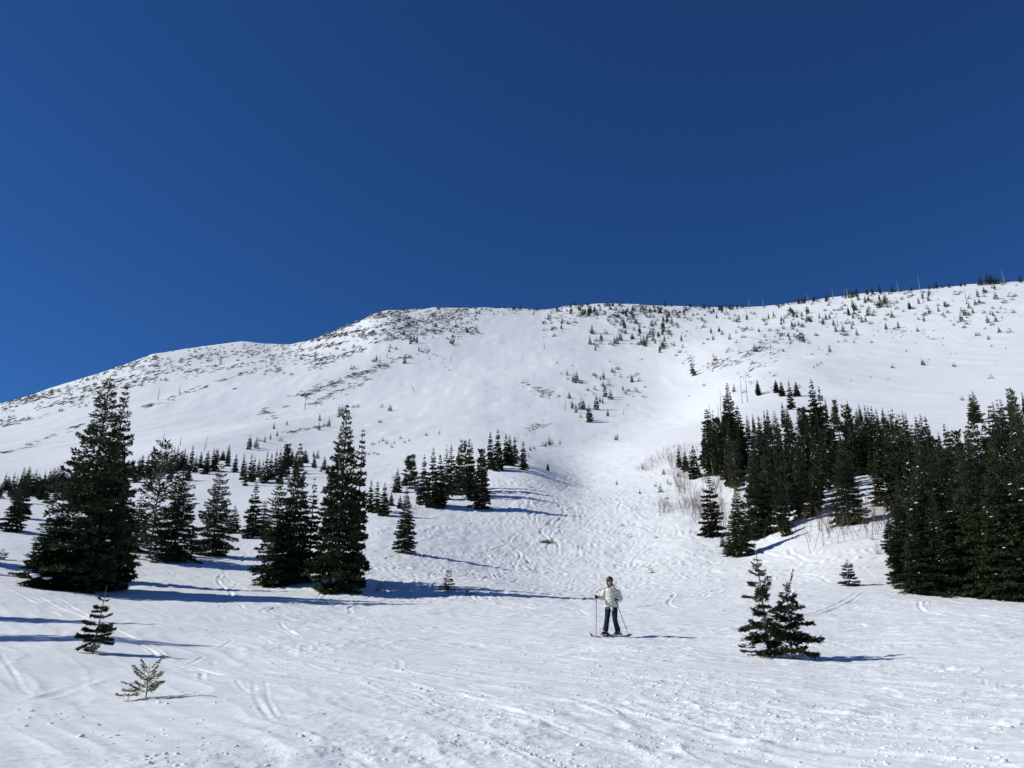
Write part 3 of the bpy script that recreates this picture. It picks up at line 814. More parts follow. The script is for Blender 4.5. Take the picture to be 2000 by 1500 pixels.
# ---------- right-hand forest
R1 = [
 (1392, 1045, 925, 'med', 24, 0, "first fir of the right forest's lower edge, alone at the brush"),
 (1448, 1083, 943, 'big', 30, 1, "pointed fir with a wide skirt at the forest's lowest left corner"),
 (1424, 1083, 1042, 'med', 15, 1, "short fir hugging the left side of the wide-skirted fir"),
 (1412, 1066, 1040, 'med', 6, 0, "tiny fir left of the short fir at the forest's corner"),
 (1482, 1048, 878, 'big', 34, 2, "tall fir behind the wide-skirted fir, first of the dark front row"),
 (1505, 1040, 915, 'med', 22, 3, "second fir of the dark front row"),
 (1528, 1035, 900, 'med', 24, 1, "third fir of the dark front row, above its shadow on the snow"),
 (1536, 1043, 990, 'med', 13, 1, "short fir at the lower right end of the dark front row"),
 (1571, 1010, 860, 'big', 28, 0, "tall fir above the left end of the bare saplings"),
 (1592, 998, 930, 'med', 14, 0, "small fir above the bare saplings"),
 (1660, 1022, 858, 'big', 36, 2, "broad fir standing alone among the bare saplings"),
 (1722, 990, 880, 'med', 22, 4, "fir between the lone broad fir and the dark mass at the right"),
 (1738, 1040, 1010, 'med', 9, 0, "little fir in front of the dark mass, upper one"),
 (1742, 1072, 1012, 'med', 20, 1, "green fir at the left foot of the dark mass"),
 (1357, 933, 867, 'med', 15, 1, "fir left of the forest at the brush line, tallest of three"),
 (1340, 920, 880, 'med', 10, 0, "middle fir of three at the brush line"),
 (1327, 912, 872, 'med', 7, 2, "leftmost thin fir of three at the brush line"),
 (1385, 880, 830, 'med', 14, 1, "fir at the upper left corner of the right forest"),
 (1388, 905, 795, 'med', 20, 2, "tall fir at the forest's upper left corner"),
 (1400, 920, 800, 'med', 20, 4, "second tall fir at the forest's upper left corner"),
 (1408, 935, 815, 'pine', 20, 0, "dense pine behind the corner firs"),
 (1432, 900, 747, 'big', 26, 1, "highest-reaching fir of the forest's left end, with a bushy top"),
 (1424, 915, 770, 'med', 16, 0, "slim fir left of the bushy-topped fir"),
 (1450, 915, 790, 'med', 24, 3, "fir right of the bushy-topped fir"),
 (1482, 772, 742, 'med', 6, 0, "slender fir standing above the forest, nearest the grey snags"),
 (1517, 768, 742, 'med', 7, 2, "left one of a pair of slender firs above the forest"),
 (1528, 775, 743, 'med', 8, 1, "right one of a pair of slender firs above the forest"),
 (1546, 800, 742, 'med', 8, 0, "slender fir among the upper firs, left of the tallest top"),
 (1557, 775, 745, 'med', 7, 2, "narrow fir above the forest's middle"),
 (1600, 880, 738, 'med', 22, 3, "fir whose top is highest in the forest's middle"),
 (1612, 870, 752, 'med', 18, 1, "fir right of the highest middle top"),
 (1910, 825, 760, 'med', 13, 4, "tall fir of a pair on the open snow above the dark mass"),
 (1902, 822, 768, 'med', 11, 1, "left, slimmer fir of the pair on the open snow above the dark mass"),
]
for x_, b_, t_, k_, w_, v_, lb in R1:
    place_tree(x_, b_, t_, k_, w_, lb, "pine tree" if k_ == 'pine' else "fir tree", "pine_tree" if k_ == 'pine' else "fir_tree", var=v_)
# the near dark mass at the right edge, rooted in the hollow behind the snow crest
NEAR = [(1778, 48.5, 965, 40, 1), (1800, 46, 1000, 38, 2), (1822, 50, 905, 48, 1), (1850, 46, 960, 44, 2), (1872, 51, 872, 54, 0), (1893, 47, 930, 46, 1),
        (1918, 46, 872, 52, 0), (1945, 50, 828, 50, 1), (1966, 45, 920, 48, 2), (1990, 46, 850, 56, 0), (2030, 45, 860, 60, 1), (2075, 46, 830, 60, 0), (1768, 56, 1010, 26, 1), (1840, 56, 850, 40, 2), (1905, 57, 840, 44, 1),
        (1955, 58, 800, 44, 2), (2000, 58, 790, 46, 1), (2050, 58, 770, 50, 0)]
ordn = ["first", "second", "third", "fourth", "fifth", "sixth", "seventh", "eighth", "ninth", "tenth", "eleventh", "twelfth"]
for i, (x_, r_, t_, w_, v_) in enumerate(NEAR):
    lb = ("tall near fir of the dark mass at the right edge, %s from its left end" % ordn[i]) if i < 12 else "tall fir in the back row of the dark mass at the right edge"
    az_, _ = ray(x_, 1100)
    e_ = place_tree(x_, 1165, t_, 'big', w_, cat="fir tree", rfix=r_, var=v_)
    autolabel(e_, "tall near firs in the %s row of the dark right-edge mass" % ("front" if i < 12 else "back"), x_)

TOPB = [(1370, 880), (1380, 820), (1420, 800), (1450, 810), (1500, 792), (1560, 775), (1600, 770), (1650, 775), (1690, 788), (1740, 792), (1790, 800), (1830, 808), (1850, 800), (1885, 830), (1925, 820), (1940, 800), (1990, 755), (2040, 735)]
BOTB = [(1370, 890), (1390, 950), (1420, 965), (1470, 990), (1530, 1010), (1600, 985), (1640, 965), (1690, 935), (1720, 940), (1745, 1020), (1790, 1100), (2040, 1100)]
tb = np.array(TOPB, float); bb = np.array(BOTB, float)
pts_f = []
tries = 0
for q_ in ((1695, 905, 795), (1707, 925, 806), (1716, 902, 790), (1728, 930, 812), (1738, 912, 798), (1700, 880, 788), (1688, 925, 815), (1748, 945, 805), (1722, 880, 796)):
    pts_f.append(q_)
while len(pts_f) < 172 and tries < 9000:
    tries += 1
    xx = rt.uniform(1375, 2040)
    lo = np.interp(xx, tb[:, 0], tb[:, 1]); hi = np.interp(xx, bb[:, 0], bb[:, 1])
    by = rt.uniform(lo + 40, hi)
    a_, r_ = pix(xx, by)
    if any((xx - q[0]) ** 2 / (55 * 9 / r_ * 1.25) ** 2 + (by - q[1]) ** 2 / 12 ** 2 < 1 for q in pts_f): continue
    if 1700 < xx < 1732 and 940 < by < 985: continue
    Hm = rt.uniform(6.0, 11.5)
    top = by - Hm * FPX / r_ * .97
    lim = lo + rt.choice([rt.uniform(-6, 12), rt.uniform(5, 60), rt.uniform(15, 70)])
    if top < lim: top = lim
    if by - top < 34: continue
    pts_f.append((xx, by, top))
pts_f.sort(key=lambda q: q[1])
for xx, by, top in pts_f:
    fx = "left end" if xx < 1500 else "middle" if xx < 1680 else "right half" if xx < 1850 else "far right"
    fy = "upper edge" if by - np.interp(xx, tb[:, 0], tb[:, 1]) < 75 else "interior" if by - np.interp(xx, tb[:, 0], tb[:, 1]) < 140 else "lower side"
    pine = rt.random() < .14
    e_ = place_tree(xx, by, top, 'pine' if pine else 'med', None, None, "pine tree" if pine else "fir tree", "pine_tree" if pine else "fir_tree", var=rt.randrange(2 if pine else 5))
    autolabel(e_, "%s at the %s of the right forest's %s" % ("rounder pines" if pine else "pointed firs", fy, fx), xx)
# the rest of the forest: smaller trees between and behind the ones above, joined as one
back = Buf()
def mesh_arr(me):
    v = np.empty(len(me.vertices) * 3, np.float32); me.vertices.foreach_get("co", v)
    f = np.empty(len(me.loops), np.int32); me.loops.foreach_get("vertex_index", f)
    mi = np.empty(len(me.polygons), np.int32); me.polygons.foreach_get("material_index", mi)
    return v.reshape(-1, 3), f.reshape(-1, 4), mi
FARR = [mesh_arr(m) for m in FAR[:4]]
cnt_b = 0
while cnt_b < 90:
    xx = rt.uniform(1400, 2035); xx = xx if rt.random() < .6 else rt.uniform(1480, 1760)
    lo = np.interp(xx, tb[:, 0], tb[:, 1]); hi = np.interp(xx, bb[:, 0], bb[:, 1])
    by = rt.uniform(lo + 50, hi - 4)
    a_, r_ = pix(xx, by); Hm = rt.uniform(4.5, 9.0); top = max(by - Hm * FPX / r_, lo + rt.uniform(4, 40))
    if by - top < 25 or (1698 < xx < 1735 and by > 940): continue
    x, y, z, H = px_to_tree(xx, by, top); V_, F_, mi_ = FARR[rt.randrange(4)]; s_ = H / 10; w__ = rt.uniform(.65, .9)
    an = rt.uniform(0, 6.28); Rm = np.array([[math.cos(an), -math.sin(an), 0], [math.sin(an), math.cos(an), 0], [0, 0, 1]])
    vv = (V_ @ Rm.T) * np.array([s_ * w__, s_ * w__, s_]) + np.array([x, y, z - .05])
    back.V.append(vv); back.F.append(F_ + back.n); back.M.append(mi_); back.n += len(vv); cnt_b += 1
bo = bpy.data.objects.new("forest_fill", back.mesh("forest_fill", [M_NEEDLE, M_BARK])); C.objects.link(bo)
tagp(bo, "smaller dark firs crowding between the trunks of the right-hand forest", "forest", kind="stuff")
# snow still lodged on the boughs of the forest trees
def bough_snow(me_name, seed, n_, R):
    g = np.random.default_rng(seed); h = g.uniform(.5, 7.5, n_); a = g.uniform(0, 6.283, n_); rr = R * (1 - (h / 10) ** 1.25) * g.uniform(.55, 1.0, n_)
    P0 = np.stack([np.cos(a) * rr, np.sin(a) * rr, h + .12], 1); w = g.uniform(.06, .17, (n_, 1)); T = np.stack([-np.sin(a), np.cos(a), np.zeros(n_)], 1); O = np.stack([np.cos(a), np.sin(a), -.35 + 0 * a], 1)
    up = np.array([0, 0, 1.]) * w * .35
    ring = np.stack([P0 + T * w, P0 + O * w * .8, P0 - T * w, P0 - O * w * .8, P0 + up * 1.4], 1).reshape(-1, 3)
    i = np.arange(n_)[:, None] * 5
    F3 = np.concatenate([i + np.array([[a_, b_, 4]]) for a_, b_ in ((0, 1), (1, 2), (2, 3), (3, 0))])
    return mesh_np(me_name, ring, None, [M_SNOW], True, None, F3)
BS = [bough_snow("bough_snow", 500 + i, 40, r * 1.12) for i, r in enumerate([1.2, 1.45, 1.05])]
for o_ in [o for o in bpy.data.objects if o.parent is None and (o.get("group", "").find("right forest") >= 0 or o.get("group", "").find("right-edge mass") >= 0)]:
    if rt.random() < .25: continue
    c_ = bpy.data.objects.new("bough_snow", BS[rt.randrange(3)]); C.objects.link(c_); c_.parent = o_
    c_["kind"] = "stuff"; c_.rotation_euler = (0, 0, rt.uniform(0, 6.28)); k_ = 1.35 if "mass" in o_["group"] else 1.0; c_.scale = (k_, k_, 1)
# red dead-needled firs
def dead_red(px, py, top, label, w=9):
    x, y, z, H = px_to_tree(px, py, top)
    V, F, bi, axes, tp, ln = conifer(int(px), H, w * math.hypot(x, y) / FPX, whorls=20, per=5, blades=1500, bl=H * .04, bw=H * .014, p=.8, ntw=4, holes=.2)
    e = bpy.data.objects.new("dead_fir", None); C.objects.link(e); e.location = (x, y, z)
    b = Buf(); b.add(V, F); o = bpy.data.objects.new("crown", b.mesh("red_crown", [M_RED])); o.parent = e; C.objects.link(o)
    w_ = Buf(); vv, ff = tube(tp, H * .012 * np.linspace(1, .1, len(tp)), 5); w_.add(vv, ff)
    for a in axes: vv, ff = tube(a, np.array([.02, .015, .01, .004]) * H * .12, 3); w_.add(vv, ff)
    o = bpy.data.objects.new("trunk", w_.mesh("grey_trunk", [M_GREY], True)); o.parent = e; C.objects.link(o)
    tagp(e, label, "dead fir", "rust-coloured dead firs")
dead_red(1431, 950, 893, "rust-brown dead fir above the wide-skirted fir of the forest corner", 10)
dead_red(1480, 905, 838, "rust-brown dead fir inside the left end of the forest", 9)
dead_red(1704, 1054, 1037, "tiny rust-brown dead fir by the bare saplings, upper one", 4)
dead_red(1714, 1080, 1055, "small rust-brown dead fir left of the green fir by the dark mass", 6)
dead_red(1936, 920, 865, "rust-brown dead fir within the dark mass at the right", 12)

# trees beyond the left edge of the picture whose shadows cross the foreground
for (x, y, H, v_) in [(-22, 20.6, 9.6, 0), (-27, 26.6, 10.2, 1), (-28, 25.2, 7.2, 2), (-38, 48.5, 10.0, 1), (-40, 44.5, 9.0, 0), (-37, 41, 7.0, 2)]:
    e = bpy.data.objects.new("fir_tree", None); C.objects.link(e); e.location = (x, y, height(x, y) - .05); s = H / 10
    e.scale = (s * .9, s * .9, s); e.rotation_euler = (0, 0, x)
    for me, nm in zip(BIG[v_], ("trunk", "crown")):
        o = bpy.data.objects.new(nm, me); o.parent = e; C.objects.link(o)
    tagp(e, None, "fir tree"); autolabel(e, "firs beyond the left edge shading the foreground snow", y)

# ---------- near young firs, branch by branch
def near_fir(px, py, top, wpx, seed, label, nmat=M_NEEDLE, wmat=M_GREY, lean=0, name="young_fir", cat="young fir", **kw):
    x, y, z, H = px_to_tree(px, py, top)
    r = math.hypot(x, y); R = wpx * r / FPX
    a = dict(whorls=11, per=4, blades=9000, bl=H * .034, bw=H * .010, p=.75, pitch=(-.02, .5), droop=.12, twig=.42, ntw=7, ragged=.35, h0=.1, flat=.35)
    a.update(kw)
    tr = a.pop('tr', .016); lead = a.pop('leader', .03)
    V, F, bi, axes, tp, ln = conifer(seed, H * (1 - lead), R, **a)
    V = V.reshape(-1, 4, 3)
    sh = lean * H
    V[..., 0] += sh * (V[..., 2] / H)
    e = bpy.data.objects.new(name, None); C.objects.link(e); e.location = (x, y, z - .01); e.empty_display_size = .1
    tagp(e, label, cat)
    w_ = Buf(); tp2 = tp.copy(); tp2[:, 0] += sh * tp2[:, 2] / H; tp2[0, 2] = -.12
    tp2 = np.concatenate([tp2, [[tp2[-1, 0] + lean * lead * H, tp2[-1, 1], H]]])
    vv, ff = tube(tp2, H * tr * np.append(np.linspace(1, .26, len(tp)), .1), 7); w_.add(vv, ff)
    o = bpy.data.objects.new("trunk", w_.mesh("trunk", [wmat], True)); o.parent = e; C.objects.link(o)
    for i in range(len(axes)):
        m = bi == i
        k = int(m.sum())
        if k == 0: continue
        b = Buf(); b.add(V[m].reshape(-1, 3), np.arange(k * 4).reshape(-1, 4), 0)
        ax = axes[i].copy(); ax[:, 0] += sh * ax[:, 2] / H
        vv, ff = tube(ax, H * np.array([.006, .0045, .003, .0012]), 4); b.add(vv, ff, 1)
        o = bpy.data.objects.new("branch", b.mesh("branch", [nmat, wmat])); o.parent = e; C.objects.link(o)
    return e
near_fir(1503, 1281, 1062, 34, 201, "taller of two young firs at the right front, with a long bare leader", whorls=17, per=4, blades=6200, p=.62, ragged=.5, wobble=.004, h0=.09, holes=.15, lean=-.045, lift=.45, bl=.11, bw=.033, pitch=(-.1, .6), pj=.34, flat=.8, droop=.25, leader=.12)
near_fir(1546, 1286, 1132, 36, 203, "shorter bushier of two young firs at the right front, leaning right", whorls=13, per=5, blades=8200, p=.8, ragged=.42, wobble=.004, h0=.13, lean=.03, lift=.25, bl=.11, bw=.035, pj=.34, flat=.8, droop=.3, pitch=(0, .5), leader=.04)
near_fir(1470, 1277, 1240, 17, 207, "little sprig of fir poking from the snow left of the two young firs", whorls=5, per=3, blades=700, h0=.2, lean=-.45, bl=.07, bw=.025)
near_fir(181, 1274, 1142, 31, 211, "young fir standing alone at the left front with tiered branches", whorls=9, per=5, blades=8500, p=.9, ragged=.35, h0=.18, lean=.07, bl=.075, bw=.022, droop=.25, pj=.2, flat=.7, leader=.10)
near_fir(285, 1362, 1292, 24, 215, "olive sapling with upswept branches in the left foreground", nmat=M_NEEDLE_OLIVE, whorls=6, per=3, blades=3000, p=.30, pitch=(.45, .9), droop=.0, h0=.16, twig=.34, ntw=6, bl=.034, bw=.0095, ragged=.35, wmat=M_BARK, tr=.018, spire=False, leader=.05)
near_fir(250, 1368, 1357, 15, 219, "olive twig tip poking from the snow left of the olive sapling", nmat=M_NEEDLE_OLIVE, whorls=3, per=4, blades=700, p=.2, pitch=(.1, .4), droop=.4, h0=.3, twig=.3, bl=.035, bw=.010, wmat=M_BARK, spire=False)
near_fir(1660, 1143, 1090, 13, 223, "small neat fir alone on the smooth snow at the right", whorls=11, per=5, blades=2600, p=.8, h0=.08, bl=.14, bw=.05)
near_fir(876, 1155, 1108, 9, 227, "thin twin-stemmed young fir left of the skier, in a tree shadow", whorls=9, per=4, blades=1500, p=.5, h0=.1, bl=.12, bw=.04)
near_fir(868, 1153, 1130, 9, 229, "low companion beside the thin young fir left of the skier", whorls=6, per=4, blades=700, p=.4, h0=.1, bl=.11, bw=.04)
near_fir(742, 1150, 1132, 8, 231, "tiny fir tip in the shadow right of the left-centre fir", whorls=5, per=4, blades=420, p=.5, bl=.1, bw=.035)
near_fir(915, 1161, 1146, 7, 233, "tiny fir tip in the shadow right of the thin young fir", whorls=4, per=4, blades=260, p=.5, bl=.1, bw=.03)
near_fir(260, 1093, 1070, 8, 235, "small fir right of the tallest fir's foot, before the ragged pine", whorls=6, per=4, blades=800, p=.5, bl=.16, bw=.05)
near_fir(1271, 1115, 1102, 5, 237, "tiny fir tip on the open snow above the skier", whorls=4, per=4, blades=160, bl=.13, bw=.05)
near_fir(3, 1095, 1072, 7, 239, "small fir at the very left edge above the shadows", whorls=6, per=4, blades=500, p=.5, bl=.14, bw=.05)
# rust-coloured dead spray inside the taller young fir
def red_spray(px, py, r_px, label):
    a_, te_ = ray(px, py); r_ = pix(1503, 1281)[1] - .25; s = r_px * r_ / FPX; g = np.random.default_rng(int(px)); n_ = 160
    P0 = g.normal(0, .45, (n_, 3)) * s * [1.6, .8, .7]; D = norm(g.normal(0, 1, (n_, 3)) + [0, 0, -.3]); S = norm(np.cross(D, g.normal(0, 1, (n_, 3))))
    q = np.stack([P0, P0 + D * .05 + S * .008, P0 + D * .10, P0 + D * .05 - S * .008], 1).reshape(-1, 3)
    b = Buf(); b.add(q, np.arange(n_ * 4).reshape(-1, 4)); o = bpy.data.objects.new("dead_spray", b.mesh("dead_spray", [M_RED])); C.objects.link(o)
    return o, Vector((r_ * math.sin(a_), r_ * math.cos(a_), te_ * r_))
host = [o for o in bpy.data.objects if o.get("label", "").startswith("taller of two young firs")][0]
for q_ in ((1498, 1240, 10), (1481, 1196, 5)):
    o, w_ = red_spray(*q_, ""); o.parent = host; o.location = w_ - host.location; o["label"] = "rust-coloured dead spray"

# ------------------------------------------------------------------ mountain trees
def inst(me, x, y, z, s, name, label=None, cat=None, group=None, kind=None, sx=1, sy=1):
    o = bpy.data.objects.new(name, me); C.objects.link(o); o.location = (x, y, z); o.scale = (s * sx, s * sy, s)
    o.rotation_euler = (0, 0, rt.uniform(0, 6.28)); tagp(o, label, cat, group, kind)
    return o
FARP = [  # x, base y, top y : conspicuous ones
 (535, 838, 822), (528, 860, 843), (517, 865, 847), (508, 863, 853), (500, 876, 849), (486, 878, 846), (541, 853, 838), (548, 863, 852), (560, 830, 818), (488, 873, 848),
 (624, 822, 804), (623, 840, 822), (642, 834, 811), (662, 815, 787), (668, 812, 788), (674, 808, 790), (690, 797, 788), (699, 796, 787), (742, 826, 816), (762, 803, 787), (746, 796, 788),
 (562, 935, 912), (615, 916, 900), (627, 922, 905), (620, 895, 875), (612, 893, 878),
 (1135, 749, 739), (1121, 747, 725), (1127, 744, 722), (1118, 743, 735), (1108, 733, 721), (1118, 715, 710), (1112, 779, 763), (1143, 772, 769), (1160, 734, 724), (1164, 738, 730), (1173, 743, 731),
 (1179, 741, 722), (1178, 757, 742), (1162, 762, 752), (1196, 728, 715), (1200, 728, 720), (1205, 722, 714), (1234, 746, 727), (1212, 737, 730), (1217, 763, 750), (1227, 765, 756), (1242, 766, 755), (1193, 780, 757),
 (1182, 775, 742), (1189, 754, 743), (1135, 800, 773), (1140, 798, 776), (1118, 798, 780), (1125, 806, 784), (1134, 816, 806), (1150, 825, 786), (1153, 822, 790), (1165, 800, 765), (1172, 786, 772), (1177, 788, 775), (1187, 813, 797),
 (1202, 860, 847), (1206, 860, 843), (1237, 775, 770), (1256, 777, 770), (1262, 777, 772), (1345, 775, 771), (1352, 730, 703), (1356, 734, 710), (1353, 714, 704), (1398, 703, 695), (1396, 705, 696), (1474, 687, 668), (1479, 686, 672),
 (1392, 725, 720), (1375, 754, 747), (1480, 770, 740), (1434, 765, 747), (1621, 688, 670), (1802, 713, 697), (1806, 714, 702), (1931, 664, 652), (1952, 650, 636), (1972, 650, 640), (1909, 656, 646), (1864, 717, 706), (1744, 720, 710), (1755, 641, 624), (1651, 667, 660), (1668, 670, 663),
 (1936, 740, 730), (1879, 782, 771), (1702, 738, 733), (1073, 870, 851), (1094, 868, 856), (1078, 868, 858), (1066, 873, 858), (1036, 880, 867), (1043, 878, 868), (790, 710, 690), (800, 700, 692),
 (884, 673, 655), (880, 671, 658), (887, 668, 656), (886, 676, 670), (802, 672, 650), (808, 668, 648), (814, 670, 652), (824, 655, 645), (762, 680, 672), (773, 683, 674), (735, 705, 690), (729, 707, 697), (686, 722, 713), (691, 720, 712), (800, 698, 690), (818, 686, 674), (760, 688, 676),
 (1205, 948, 934), (1250, 965, 951), (1290, 962, 938), (1243, 998, 988), (1304, 944, 930), (1309, 946, 938), (1296, 926, 914), (1322, 950, 942), (1256, 918, 904), (1280, 950, 940), (1232, 1051, 1040), (1220, 1047, 1040), (1216, 1027, 1018), (1282, 1051, 1042), (1302, 975, 965), (1324, 930, 918),
 (1070, 920, 905), (1038, 952, 945), (1020, 1012, 1006), (700, 915, 908), (768, 934, 925), (1060, 872, 862), (1033, 893, 884), (770, 868, 861), (782, 858, 849), (790, 866, 858), (800, 862, 855), (833, 851, 842), (858, 848, 840), (765, 875, 866), (740, 866, 858), (728, 870, 860),
 (755, 868, 858), (748, 862, 852), (715, 887, 880), (722, 888, 881), (730, 886, 879), (738, 888, 881), (1735, 742, 737), (1590, 720, 714),
]
REG = [ # polygon-ish boxes of scatter: x0, x1, ytop(x) offset below skyline .. y1, count, size px (min,max), label region
 (1060, 1380, 2, 45, 150, (6, 14), "below the middle of the ridge line"),
 (1140, 1340, 8, 95, 105, (9, 22), "on the slope under the middle of the ridge"),
 (1380, 1560, 2, 75, 78, (7, 17), "just below the ridge right of the middle"),
 (1560, 1800, 2, 85, 120, (7, 20), "along the upper right snow slope"),
 (1800, 1990, 0, 80, 58, (7, 20), "on the crest at the top right corner"),
 (780, 935, 2, 60, 66, (5, 12), "on the rocky knob of the left ridge"),
 (935, 1060, 0, 16, 16, (4, 8), "on the saddle beside the rocky knob"),
 (600, 790, 6, 55, 45, (4, 10), "on the shoulder left of the rocky knob"),
 (250, 600, 6, 60, 90, (4, 10), "scattered on the far left ridge"),
 (0, 260, 2, 40, 60, (4, 9), "on the low left end of the ridge"),
 (1080, 1260, 110, 200, 22, (5, 12), "on the avalanche slope above the gully"),
 (1380, 1990, 85, 170, 30, (3, 8), "scattered over the open right snow slope"),
 (1250, 1390, 60, 130, 12, (4, 9), "along the gully's upper right rim"),
]
cand = []
for x_, b_, t_ in FARP:
    cand.append((x_, b_, t_, None))
skx, sky_ = SKY[:, 0], SKY[:, 1]
for x0, x1, o0, o1, n_, (s0, s1), lab in REG:
    k = 0; guard = 0
    while k < n_ and guard < 4000:
        guard += 1
        x_ = rt.uniform(x0, x1); b_ = np.interp(x_, skx, sky_) + o0 + (o1 - o0) * rt.random() ** 1.25
        dens = float(fbm(np.array([x_ / 34.0]), np.array([b_ / 15.0]), 301, 3)[0])
        if dens < rt.uniform(-.35, .12): continue
        h_ = s0 + (s1 - s0) * rt.random() ** 2.2
        cand.append((x_, b_, b_ - h_, lab)); k += 1
# crest trees standing against the sky at the right
for x_, h_ in [(1590, 10), (1616, 14), (1674, 15), (1694, 14), (1719, 17), (1668, 9), (1705, 8), (1743, 8), (1780, 9), (1815, 8), (1855, 8), (1877, 9), (1885, 8), (1916, 17), (1931, 22), (1938, 20), (1944, 18), (1950, 14), (1962, 8), (1994, 16), (1375, 12), (1385, 7), (1405, 9), (1412, 9), (1425, 10), (1432, 9), (1440, 8), (1450, 7), (1540, 8), (1550, 7), (1560, 8), (1530, 7), (1016, 7), (1003, 6), (1045, 5)]:
    y0 = np.interp(x_, skx, sky_)
    cand.append((x_, y0 + 4, y0 - h_, "on the crest against the sky"))
def region_of(x_, b_):
    if b_ > 930: return "dotted beside the lower gully"
    if x_ < 720 and b_ > 770: return "dotted over the slope behind the left firs"
    if x_ < 900 and b_ < 730: return "clustered on the spur below the rocky knob"
    if x_ < 1000: return "dotted on the snow above the centre clump"
    if x_ < 1100: return "just above the spur beside the gully"
    if x_ < 1265: return "in the loose grove on the avalanche slope"
    if x_ < 1500: return "along the gully's upper right rim"
    return "standing alone on the open right snow slope"
cand.sort(key=lambda c: -(c[1] - c[2]))
n_named = sum(1 for o in bpy.data.objects if o.parent is None and o.get("category") in ("fir tree",))
LIMIT = max(60, 296 - 0)
mass = Buf(); cnt = 0
def mesh_arr(me):
    v = np.empty(len(me.vertices) * 3, np.float32); me.vertices.foreach_get("co", v)
    f = np.empty(len(me.loops), np.int32); me.loops.foreach_get("vertex_index", f)
    mi = np.empty(len(me.polygons), np.int32); me.polygons.foreach_get("material_index", mi)
    return v.reshape(-1, 3), f.reshape(-1, 4), mi
TARR = [mesh_arr(m) for m in TINY]
for x_, b_, t_, lab in cand:
    ph_ = b_ - t_
    x, y, z, H = px_to_tree(x_, b_, t_)
    if H > 14: continue
    lab2 = lab or region_of(x_, b_)
    if cnt < LIMIT:
        me = FAR[rt.randrange(len(FAR))] if ph_ > 10 else (FAR[rt.randrange(len(FAR))] if ph_ > 7.5 else TINY[rt.randrange(3)])
        sw = rt.uniform(.7, 1.05) * (1.15 if ph_ < 12 else 1)
        o_ = inst(me, x, y, z - .1, H / 10, "mountain_fir", None, "mountain fir", None, sx=sw, sy=sw)
        size_ = "taller" if ph_ > 13 else "short" if ph_ < 9 else "middling"
        autolabel(o_, "%s firs %s" % (size_, lab2), x_)
        cnt += 1
    else:
        V_, F_, mi_ = TARR[rt.randrange(3)]
        a_ = rt.uniform(0, 6.28); s = H / 10
        Rm = np.array([[math.cos(a_), -math.sin(a_), 0], [math.sin(a_), math.cos(a_), 0], [0, 0, 1]])
        vv = (V_ @ Rm.T) * np.array([s * 1.3, s * 1.3, s]) + np.array([x, y, z - .05])
        mass.V.append(vv); mass.F.append(F_ + mass.n); mass.M.append(mi_); mass.n += len(vv)
# low wind-bent scrub between the far firs: nobody could count it
for (x0, x1, o0, o1, n_) in [(1060, 1380, 0, 60, 760), (1380, 1640, 2, 110, 480), (1640, 1990, 0, 95, 460), (690, 935, 0, 64, 900), (420, 700, 3, 66, 560), (0, 420, 0, 58, 560), (1180, 1260, 60, 110, 40), (935, 1060, 0, 14, 70)]:
    for k in range(n_):
        x_ = rt.uniform(x0, x1); b_ = np.interp(x_, skx, sky_) + o0 + (o1 - o0) * rt.random() ** 1.4
        if float(fbm(np.array([x_ / 30.0 + b_ / 25.]), np.array([b_ / 9.0]), 311, 3)[0]) < rt.uniform(.0, .3): continue
        a2, r2 = pix(x_, b_); x, y = r2 * math.sin(a2), r2 * math.cos(a2); z = height(x, y)
        V_, F_, mi_ = TARR[rt.randrange(3)]
        s = (.7 + 2.3 * rt.random() ** 2) / 10 ; w_ = rt.uniform(.7, 1.6)
        a_ = rt.uniform(0, 6.28)
        Rm = np.array([[math.cos(a_), -math.sin(a_), 0], [math.sin(a_), math.cos(a_), 0], [0, 0, 1]])
        vv = (V_ @ Rm.T) * np.array([s * w_, s * w_, s]) + np.array([x, y, z - .15])
        mass.V.append(vv); mass.F.append(F_ + mass.n); mass.M.append(mi_); mass.n += len(vv)
mo = bpy.data.objects.new("ridge_scrub", mass.mesh("ridge_scrub", [M_NEEDLE, M_BARK])); C.objects.link(mo)
tagp(mo, "low dark scrub and tiny firs speckling the ridges", "scrub", kind="stuff")

# ------------------------------------------------------------------ snags
def snag(px, py, top, label, lean=0, limbs=7, group="bare dead trees", mat_=M_GREY, thick=.011, far=False):
    x, y, z, H = px_to_tree(px, py, top)
    g = np.random.default_rng(int(px * 7 + py))
    e = bpy.data.objects.new("dead_tree", None); C.objects.link(e); e.location = (x, y, z - .1)
    zz = np.linspace(0, H, 7); wob = np.cumsum(g.normal(0, .006 * H, 7)); wob -= wob[0]
    r = math.hypot(x, y)
    rad = max(H * thick, r * .0005)
    pts = np.stack([lean * zz + wob, g.normal(0, .004 * H, 7), zz], 1)
    b = Buf(); vv, ff = tube(pts, rad * np.linspace(1, .25, 7), 5); b.add(vv, ff)
    o = bpy.data.objects.new("trunk", b.mesh("dead_trunk", [mat_], True)); o.parent = e; C.objects.link(o)
    if limbs:
        b = Buf()
        for k in range(limbs):
            f = g.uniform(.25, .95); a = g.uniform(0, 6.28); L = H * .10 * (1.15 - f) * g.uniform(.6, 1.5)
            base = np.array([np.interp(f * H, zz, pts[:, 0]), np.interp(f * H, zz, pts[:, 1]), f * H])
            p2 = base + np.array([math.cos(a) * L, math.sin(a) * L, g.uniform(-.1, .4) * L])
            vv, ff = tube([base, (base + p2) / 2 + [0, 0, .05 * L], p2], np.array([.35, .28, .15]) * rad, 3); b.add(vv, ff)
        o = bpy.data.objects.new("limbs", b.mesh("limbs", [mat_])); o.parent = e; C.objects.link(o)
    tagp(e, label, "dead tree", group)
